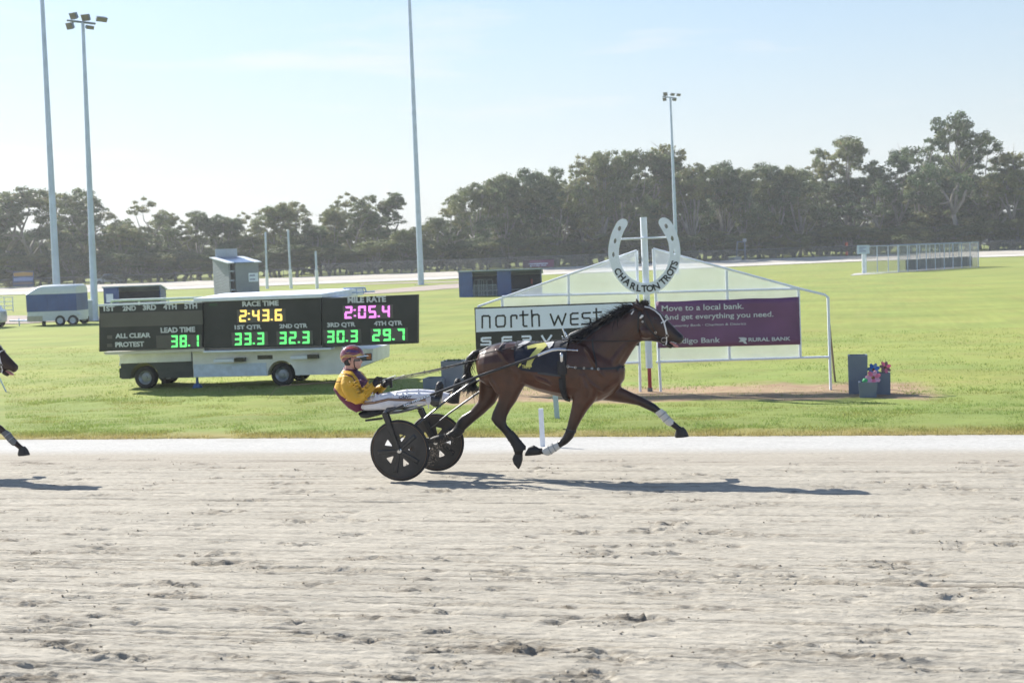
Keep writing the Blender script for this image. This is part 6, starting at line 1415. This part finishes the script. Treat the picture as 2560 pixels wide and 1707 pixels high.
# ------------------------------------------------------------------ cricket nets at the right
gA, gB = G(2120, 690), G(2443, 668.5)
u = (gB - gA); u.z = 0; Ln = u.length; rz = math.atan2(u.y, u.x); o = thing('cricket_nets', 'long cage of grey cricket nets on a concrete strip', 'net cage', gA, rz)
netg = mat('grey_netting', (.34, .36, .38), .8, alpha=.38, var=.15, scale=.6); Hn = 2.85; Wn = 7.5
rmn = rootmat(o)
def xat(y, px):                                                               # where along the cage a row starts, at the place seen in the photograph
    best = (1e9, 0)
    for x in np.linspace(-.5 * Ln, 1.1 * Ln, 400):
        v = rmn @ Vector((x, y, 0)) - CP; q = 1280 + FPX * v.dot(RT) / v.dot(FW)
        if abs(q - px) < best[0]: best = (abs(q - px), x)
    return best[1]
Wn = 3.6
mb = MB(); mb.prism([(0, -.3, .02), (Ln, -.3, .02), (Ln, Wn + .4, .02), (xat(Wn, 2150), Wn + .4, .02), (xat(Wn, 2135), Wn, .02)], (0, 0, .03)); mb.build('concrete_strip', mat('pale_concrete', (.46, .45, .42), .9, var=.1), o, world=False)
mb = MB(); mb.box((Ln * .25, .9, .054), (Ln * .60, 2.6, .062)); mb.build('pitch_mat', mat('pitch_green', (.26, .34, .15), .9), o, world=False)
n = 9; starts = {}
for y, px0, px1 in ((0, 2246, 2446), (Wn, 2166, 2436)):
    a_, b_ = xat(y, px0), xat(y, px1); starts[y] = (a_, b_)
    for i in range(n + 1):
        x = a_ + (b_ - a_) * i / n; mb = MB(); mb.tube([(x, y, 0), (x, y, Hn)], .045, 6); mb.build('post', galv, o, world=False)
    mb = MB(); mb.tube([(a_, y, Hn), (b_, y, Hn)], .04, 6); mb.build('rail', galv, o, world=False)
    mb = MB(); mb.add([(a_, y + .05, .05), (b_, y + .05, .05), (b_, y + .05, Hn), (a_, y + .05, Hn)], [(0, 1, 2, 3)]); mb.build('netting', netg, o, world=False)
(a0, b0), (a1, b1) = starts[0], starts[Wn]
mb = MB(); mb.add([(b0, 0, .05), (b1, Wn, .05), (b1, Wn, Hn), (b0, 0, Hn)], [(0, 1, 2, 3)]); mb.build('netting', netg, o, world=False)
mb = MB(); mb.add([(a0, 0, Hn + .02), (b0, 0, Hn + .02), (b1, Wn, Hn + .02), (a1, Wn, Hn + .02)], [(0, 1, 2, 3)]); mb.build('netting', netg, o, world=False)
for i in range(14):
    xa, xb = xat(Wn * .5, 2268), xat(Wn * .5, 2440); x = xa + (xb - xa) * i / 14; mb = MB(); mb.box((x, Wn * .5 + .12, .1), (x + (xb - xa) / 15, Wn * .5 + .16, 1.25)); mb.build('rebound_panel', mat('slate_panel', (.085, .095, .115), .6), o, world=False)
gp_ = G(2160, 684); o = thing('sign_board', 'pale blue notice board on a white post by the cricket nets', 'sign', gp_, VD); k = sc(gp_)
mb = MB(); mb.box((-.17, 0, 0), (.17, .12, 52 * k)); mb.build('post', white, o, world=False)
mb = MB(); mb.box((-16.5 * k, -.05, 49 * k), (14.5 * k, -.005, 71 * k)); pn = mb.build('panel', mat('pale_blue_sign', (.45, .55, .68), .5), o, world=False)
for z, w_ in ((64, 10), (59.5, 6), (55, 9)): mb = MB(); mb.box((-11 * k, -.062, z * k), ((-11 + w_ * 1.8) * k, -.051, (z + 2.4) * k)); mb.build('print', mat('blue_print', 0), pn, world=False)
# orange marker, pale post, small steel tower
g = outer_pt(2118); g = g - (g - CP).normalized() * 3; g.z = float(tz(g.x, g.y)) + .1; k = sc(g); mb = MB(); o = thing('track_marker', 'orange topped track marker beyond the notice board', 'marker', g)
mb.tube([(0, 0, 0), (0, 0, 34 * k)], .07, 8); mb.build('pole', mat('dull_brown', (.12, .07, .05), .7), o, True, world=False)
mb = MB(); mb.lathe([(.05, 0), (.28, .03), (.24, .65), (.05, .7)], (0, 0, 3 * k), (0, 0, 1), 12); mb.build('cone', mat('orange_plastic', (.55, .12, .06), .5), o, True, world=False)
mb = MB(); mb.lathe([(.05, 0), (.30, .03), (.30, .6), (.05, .7)], (0, 0, 26 * k), (0, 0, 1), 12); mb.build('lamp', mat('orange_plastic', 0), o, True, world=False)
g = outer_pt(1852); k = sc(g); o = thing('steel_tower', 'small blue-grey steel camera tower standing by the far fence', 'tower', g, VD); sm2 = mat('blue_grey_steel', (.17, .21, .27), .5)
for x in (-.7, .9): mb = MB(); mb.tube([(x, 0, 0), (x + (.25 if x < 0 else -.05), 0, 48 * k)], .13, 6); mb.build('leg', sm2, o, world=False)
for z in (26, 46): mb = MB(); mb.tube([(-.5, 0, z * k), (.9, 0, z * k)], .09, 6); mb.build('cross_bar', sm2, o, world=False)
mb = MB(); mb.box((.55, -.3, 46 * k), (1.15, .3, 54 * k)); mb.build('camera_box', mat('pale_box', (.34, .37, .42), .5), o, world=False)
mb = MB(); mb.box((-2.2, -.6, .02), (.1, -.1, 9 * k)); mb.build('base_box', mat('pale_box', 0), o, world=False)

# ------------------------------------------------------------------ gum trees beyond the track
barkm = mat('gum_bark', (.27, .25, .225), .8, var=.3, scale=1.5, bump=.4, bscale=8, stretch=(1, 1, .3))
lm = bpy.data.materials.new('gum_leaves'); lm.use_nodes = True; n, l = lm.node_tree.nodes, lm.node_tree.links
pb = n['Principled BSDF']; pb.inputs['Roughness'].default_value = .5; pb.inputs['Specular IOR Level'].default_value = .35
at = n.new('ShaderNodeAttribute'); at.attribute_name = 'Col'; oi = n.new('ShaderNodeObjectInfo')
cr = n.new('ShaderNodeValToRGB'); cr.color_ramp.elements[0].color = (.78, .86, .84, 1); cr.color_ramp.elements[1].color = (1.22, 1.14, .92, 1)
mx = n.new('ShaderNodeMixRGB'); mx.blend_type = 'MULTIPLY'; mx.inputs['Fac'].default_value = 1
l.new(oi.outputs['Random'], cr.inputs['Fac']); l.new(at.outputs['Color'], mx.inputs['Color1']); l.new(cr.outputs['Color'], mx.inputs['Color2']); l.new(mx.outputs['Color'], pb.inputs['Base Color'])
tb_ = n.new('ShaderNodeBsdfTranslucent'); l.new(mx.outputs['Color'], tb_.inputs['Color']); ms = n.new('ShaderNodeMixShader'); ms.inputs[0].default_value = .42
l.new(pb.outputs['BSDF'], ms.inputs[1]); l.new(tb_.outputs['BSDF'], ms.inputs[2]); l.new(ms.outputs['Shader'], n['Material Output'].inputs['Surface'])

def gum(seed, kind):
    """trunk and crown meshes of one tree, real size for a 16 m tree"""
    r0 = random.Random(seed); g = np.random.default_rng(seed); Hh = 16.0; mb = MB(); lobes = []
    if kind == 'spread':
        for k in range(r0.randint(8, 11)):
            a = r0.uniform(0, 6.28); q = r0.random(); rr = Hh * (.06 + .26 * math.sqrt(q)); lobes.append((Vector((math.cos(a) * rr, math.sin(a) * rr, Hh * (r0.uniform(.72, .90) - .36 * q * r0.uniform(.3, 1.4)))), Hh * r0.uniform(.075, .135)))
        lobes.append((Vector((r0.gauss(0, .4), r0.gauss(0, .4), Hh * .90)), Hh * .12))
    elif kind == 'dense':
        for k in range(r0.randint(13, 16)):
            a = r0.uniform(0, 6.28); z = r0.uniform(.16, .86); rr = Hh * .30 * math.sqrt(max(.08, 1 - ((z - .40) / .52) ** 2)) * r0.uniform(.45, 1); lobes.append((Vector((math.cos(a) * rr, math.sin(a) * rr, Hh * z)), Hh * r0.uniform(.11, .17)))
        lobes.append((Vector((0, 0, Hh * .88)), Hh * .12))
    else:
        for k in range(r0.randint(8, 10)):
            a = r0.uniform(0, 6.28); z = r0.uniform(.42, .92); rr = Hh * r0.uniform(.03, .16) * (1.25 - z * .7); lobes.append((Vector((math.cos(a) * rr, math.sin(a) * rr, Hh * z)), Hh * r0.uniform(.08, .13)))
        lobes.append((Vector((0, 0, Hh * .93)), Hh * .08))
    fork = Vector((r0.gauss(0, .5), r0.gauss(0, .5), Hh * {'spread': .27, 'dense': .18, 'tall': .40}[kind]))
    mb.tube([(0, 0, -.3), fork * .5 + Vector((r0.gauss(0, .15), r0.gauss(0, .15), 0)), fork], [.45, .34, .28], 8)
    mains = []
    for k in range(4 if kind != 'tall' else 2):
        a = 1.57 * k + r0.uniform(-.5, .5); e = fork + Vector((math.cos(a), math.sin(a), 0)) * Hh * r0.uniform(.07, .15) + Vector((0, 0, Hh * r0.uniform(.16, .30)))
        md = fork.lerp(e, .5) + Vector((r0.gauss(0, .3), r0.gauss(0, .3), 0)); mb.tube([fork, md, e], [.24, .19, .14], 7); mains.append((md, e))
    for (c, r_) in lobes:
        fk = min([q for mm in mains for q in mm], key=lambda q: (q - c).length + (3 if q.z > c.z else 0)) if kind != 'dense' else fork
        m = fk.lerp(c, .55) + Vector((r0.gauss(0, .5), r0.gauss(0, .5), r0.uniform(-.7, .2))); mb.tube([fk, m, c], [.12, .09, .04], 6)
        for k in range(4): e = c + Vector((r0.gauss(0, .5), r0.gauss(0, .5), r0.gauss(.2, .4))) * r_; mb.tube([c.lerp(m, .25), (c + e) / 2 + Vector((0, 0, -.1)), e], [.06, .045, .02], 4)
    V = []; C = []
    for (c, r_) in lobes:
        hue = r0.random(); base = np.array([.200, .210, .092]) * (1 - hue) + np.array([.130, .178, .088]) * hue
        for q in range(int(11 * (r_ / (Hh * .12)) ** 2) + 4):
            d = g.normal(0, 1, 3); d /= np.linalg.norm(d); d[2] = d[2] * .85 + .2; cc = np.array(c) + d * r_ * np.array([1, 1, .72]) * r0.uniform(.70, 1.15)
            cr_ = r_ * r0.uniform(.30, .50); m = int(50 * (cr_ / .7) ** 1.4) + 14
            o_ = g.normal(0, 1, (m, 3)); o_ /= np.linalg.norm(o_, axis=1)[:, None]; o_[:, 2] = np.abs(o_[:, 2] + .35) - .25
            p = o_ * (g.random(m) ** .35)[:, None] * cr_ * np.array([1, 1, .66]) + cc + g.normal(0, .07, (m, 3)); p[:, 2] -= np.abs(g.normal(0, .12, m)) * cr_
            nn = o_ * np.array([.8, .8, 1.2]) + g.normal(0, .42, (m, 3)); u = np.cross(nn, g.normal(0, 1, (m, 3))); u /= np.linalg.norm(u, axis=1)[:, None]; w = np.cross(nn, u); w /= np.linalg.norm(w, axis=1)[:, None]
            s_ = g.uniform(.10, .25, m)[:, None]; u = u * s_; w = w * s_ * .6
            V.append(np.stack([p - u, p - w * .9, p + u, p + w * .9], 1).reshape(-1, 3))
            col = base * r0.uniform(.75, 1.3) * g.uniform(.75, 1.25, m)[:, None]; br_ = g.random(m) < .05; col[br_] = np.array([.24, .19, .12]); C.append(np.repeat(col, 4, 0))
    V = np.concatenate(V); C = np.concatenate(C); top_ = np.percentile(V[:, 2], 99.6); sc_ = Hh / top_
    cm_ = npmesh('crown', V * sc_, np.arange(len(V)).reshape(-1, 4)); vcol(cm_, C); cm_.materials.append(lm)
    tm_ = mesh('trunk', [v * sc_ for v in mb.V], mb.F); tm_.materials.append(barkm); tm_.polygons.foreach_set('use_smooth', [True] * len(tm_.polygons))
    return tm_, cm_, float(np.percentile(np.abs(V[:, :2]), 97) * sc_)
GUMS = {k: [gum(sd + i, k) for i in range(nv)] for k, sd, nv in (('spread', 300, 6), ('dense', 330, 5), ('tall', 360, 3))}
rt_ = random.Random(5)
def tree(px, ytop, behind, kind, label, group, wide=1.0, vi=None, name='gum_tree'):
    p0 = outer_pt(px); d = (p0 - CP); d.z = 0; p = p0 + d.normalized() * behind; p.z = 0.12
    ry = ray(px, ytop); k = (p - CP).dot(Vector((FW.x, FW.y, 0)).normalized()) / ry.dot(Vector((FW.x, FW.y, 0)).normalized()); h = max(2.0, CAM_H + ry.z * k)
    tm_, cm_, w_ = GUMS[kind][vi if vi is not None else rt_.randrange(len(GUMS[kind]))]
    o = thing(name, label, 'tree', p, rt_.uniform(0, 6.28), group); s_ = h / 16.0; sw = s_ * wide * rt_.uniform(.92, 1.1); o.scale = (sw, sw, s_)
    for nm, me in (('trunk', tm_), ('crown', cm_)):
        c = bpy.data.objects.new(nm, me); COL.objects.link(c); c.parent = o
    return o
S_, D_, T_ = 'spread', 'dense', 'tall'
sky_trees = [
 (-60, 500, 10, S_, 1.1, 'tall gum tree cut by the left edge of the frame'), (18, 492, 14, T_, 1.2, 'gum tree left of the striped board, sky showing through its top'), (78, 470, 16, S_, 1.3, 'umbrella topped gum tree above the blue and gold board'),
 (135, 560, 9, D_, 1.1, 'short dense gum tree at the foot of the tallest looking light tower'), (196, 474, 15, S_, 1.15, 'high topped gum tree between the two left light towers'), (252, 500, 18, S_, 1.0, 'gum tree just right of the second light tower'),
 (308, 560, 8, D_, 1.1, 'low round gum tree above the white utility vehicle'), (375, 496, 16, S_, .9, 'gum tree with a pointed tuft left of the judges tower'), (440, 535, 11, S_, 1.2, 'gum tree with sky holes over the left part of the scoreboard'),
 (500, 528, 14, S_, 1.1, 'gum tree directly left of the judges tower roof'), (560, 540, 12, D_, 1.0, 'dark dense gum tree directly behind the judges tower'), (618, 532, 15, S_, .9, 'gum tree just right of the judges tower with a ragged top'),
 (690, 512, 12, D_, 1.0, 'dark round gum tree behind the left goal post'), (742, 507, 16, D_, .95, 'dark round gum tree behind the right goal post'), (800, 560, 9, D_, 1.2, 'low dark gum tree behind the short goal post'),
 (838, 522, 14, D_, .9, 'gum tree with rounded top right of the short goal post'), (880, 484, 20, S_, 1.0, 'feathery gum tree with thin pale top left of the middle light tower'), (940, 490, 22, S_, .9, 'second feathery gum tree nearest the middle light tower'),
 (990, 482, 24, T_, 1.0, 'thin topped gum tree touching the left side of the middle light tower'), (1030, 570, 8, D_, 1.0, 'short gum tree at the base of the middle light tower'), (1095, 545, 9, D_, 1.15, 'rounded dark gum tree right of the middle light tower'),
 (1140, 490, 22, S_, .9, 'wispy gum tree rising right of the middle light tower'), (1205, 462, 13, D_, .95, 'broad olive gum tree over the right navy shelter'), (1268, 440, 15, D_, .9, 'olive gum tree above the left end of the maroon sponsor board'),
 (1335, 428, 16, D_, .85, 'olive gum tree above the maroon sponsor board'), (1392, 420, 19, S_, .8, 'gum tree with spiky top right of the maroon sponsor board'), (1458, 392, 20, S_, .8, 'gum tree left of the horseshoe, dark pointed top'),
 (1508, 383, 16, D_, .75, 'gum tree directly behind the left arm of the horseshoe'), (1566, 380, 18, D_, .75, 'gum tree directly behind the horseshoe opening'), (1612, 376, 22, S_, .8, 'gum tree left of the right hand light tower'),
 (1668, 364, 20, T_, 1.0, 'highest gum tree behind the right hand light tower'), (1735, 415, 14, D_, .85, 'rounded gum tree right of the right hand light tower'), (1815, 408, 16, D_, .85, 'gum tree above the left side of the camera tower'),
 (1868, 428, 12, D_, .8, 'gum tree above the blue-grey camera tower'), (1935, 412, 16, D_, .9, 'gum tree with rounded shoulders right of the camera tower'), (2000, 418, 14, D_, .85, 'brownish gum tree left of the notice board'),
 (2052, 372, 24, S_, .8, 'dark topped gum tree rising left of the notice board'), (2128, 342, 20, S_, .85, 'dark gum tree standing clear above the notice board'), (2195, 420, 12, S_, .9, 'gum tree with a hole of sky left of the biggest tree'),
 (2262, 372, 20, S_, .8, 'gum tree against the left side of the biggest tree'), (2385, 288, 12, S_, .86, 'biggest gum tree, pale forked trunk and wide crown above the cricket nets'), (2480, 345, 18, S_, .85, 'gum tree against the right side of the biggest tree'),
 (2535, 385, 14, S_, .9, 'gum tree at the right edge of the frame, above the cricket nets end'), (2610, 395, 12, S_, .9, 'gum tree just cut by the right edge of the frame')]
for (x, y, b, kd, w, lab) in sky_trees: tree(x, y + 2, b, kd, lab, 'gum trees behind the far fence', w)
sx = np.array([t[0] for t in sky_trees], float); sy = np.array([t[1] for t in sky_trees], float)
def stretch_name(x): 
    for lim, nm in ((150, 'near the tallest looking light tower'), (540, 'left of the judges tower'), (1050, 'between the judges tower and the middle light tower'), (1480, 'between the middle light tower and the horseshoe'), (2100, 'between the horseshoe and the notice board')):
        if x < lim: return nm
    return 'behind the cricket nets'
for i, x in enumerate(np.arange(-90, 2640, 46)):                              # the shaded rows behind
    hz_ = 680 - .035 * x; y = hz_ - (hz_ - np.interp(x, sx, sy)) * (rt_.uniform(.38, .60) if x < 1080 else rt_.uniform(.55, .75))
    tree(x + rt_.uniform(-14, 14), y, rt_.uniform(22, 44), D_, 'shaded gum tree in the second row ' + stretch_name(x), 'gum trees in the shaded second row', 1.25)
for i, x in enumerate(np.arange(-90, 2640, 34)):
    hz_ = 680 - .035 * x; o = tree(x + rt_.uniform(-10, 10), hz_ - rt_.uniform(22, 60), rt_.uniform(46, 62), D_, 'dense scrub deep under the gum trees, ' + stretch_name(x), 'scrub deep under the trees', 2.4, name='bush'); o['category'] = 'bush'
for i, x in enumerate(np.arange(-90, 2640, 40)):                              # scrub at their feet
    hz_ = 680 - .035 * x; y = hz_ - rt_.uniform(14, 44)
    o = tree(x + rt_.uniform(-14, 14), y, rt_.uniform(3.5, 9), D_, 'low scrubby bush under the gum trees, ' + stretch_name(x), 'scrub along the far fence', 1.9, name='bush'); o['category'] = 'bush'

# ------------------------------------------------------------------ the thin bright haze in the air
hzm = bpy.data.materials.new('haze'); hzm.use_nodes = True; n, l = hzm.node_tree.nodes, hzm.node_tree.links; n.clear()
vo = n.new('ShaderNodeVolumePrincipled'); vo.inputs['Color'].default_value = (.92, .96, 1, 1); vo.inputs['Density'].default_value = 0.00044; vo.inputs['Anisotropy'].default_value = .3
ou = n.new('ShaderNodeOutputMaterial'); l.new(vo.outputs['Volume'], ou.inputs['Volume'])
mb = MB(); mb.box((-640, -140, -2.2), (640, 640, 46)); o = mb.build('haze', hzm); setp(o, kind='stuff')
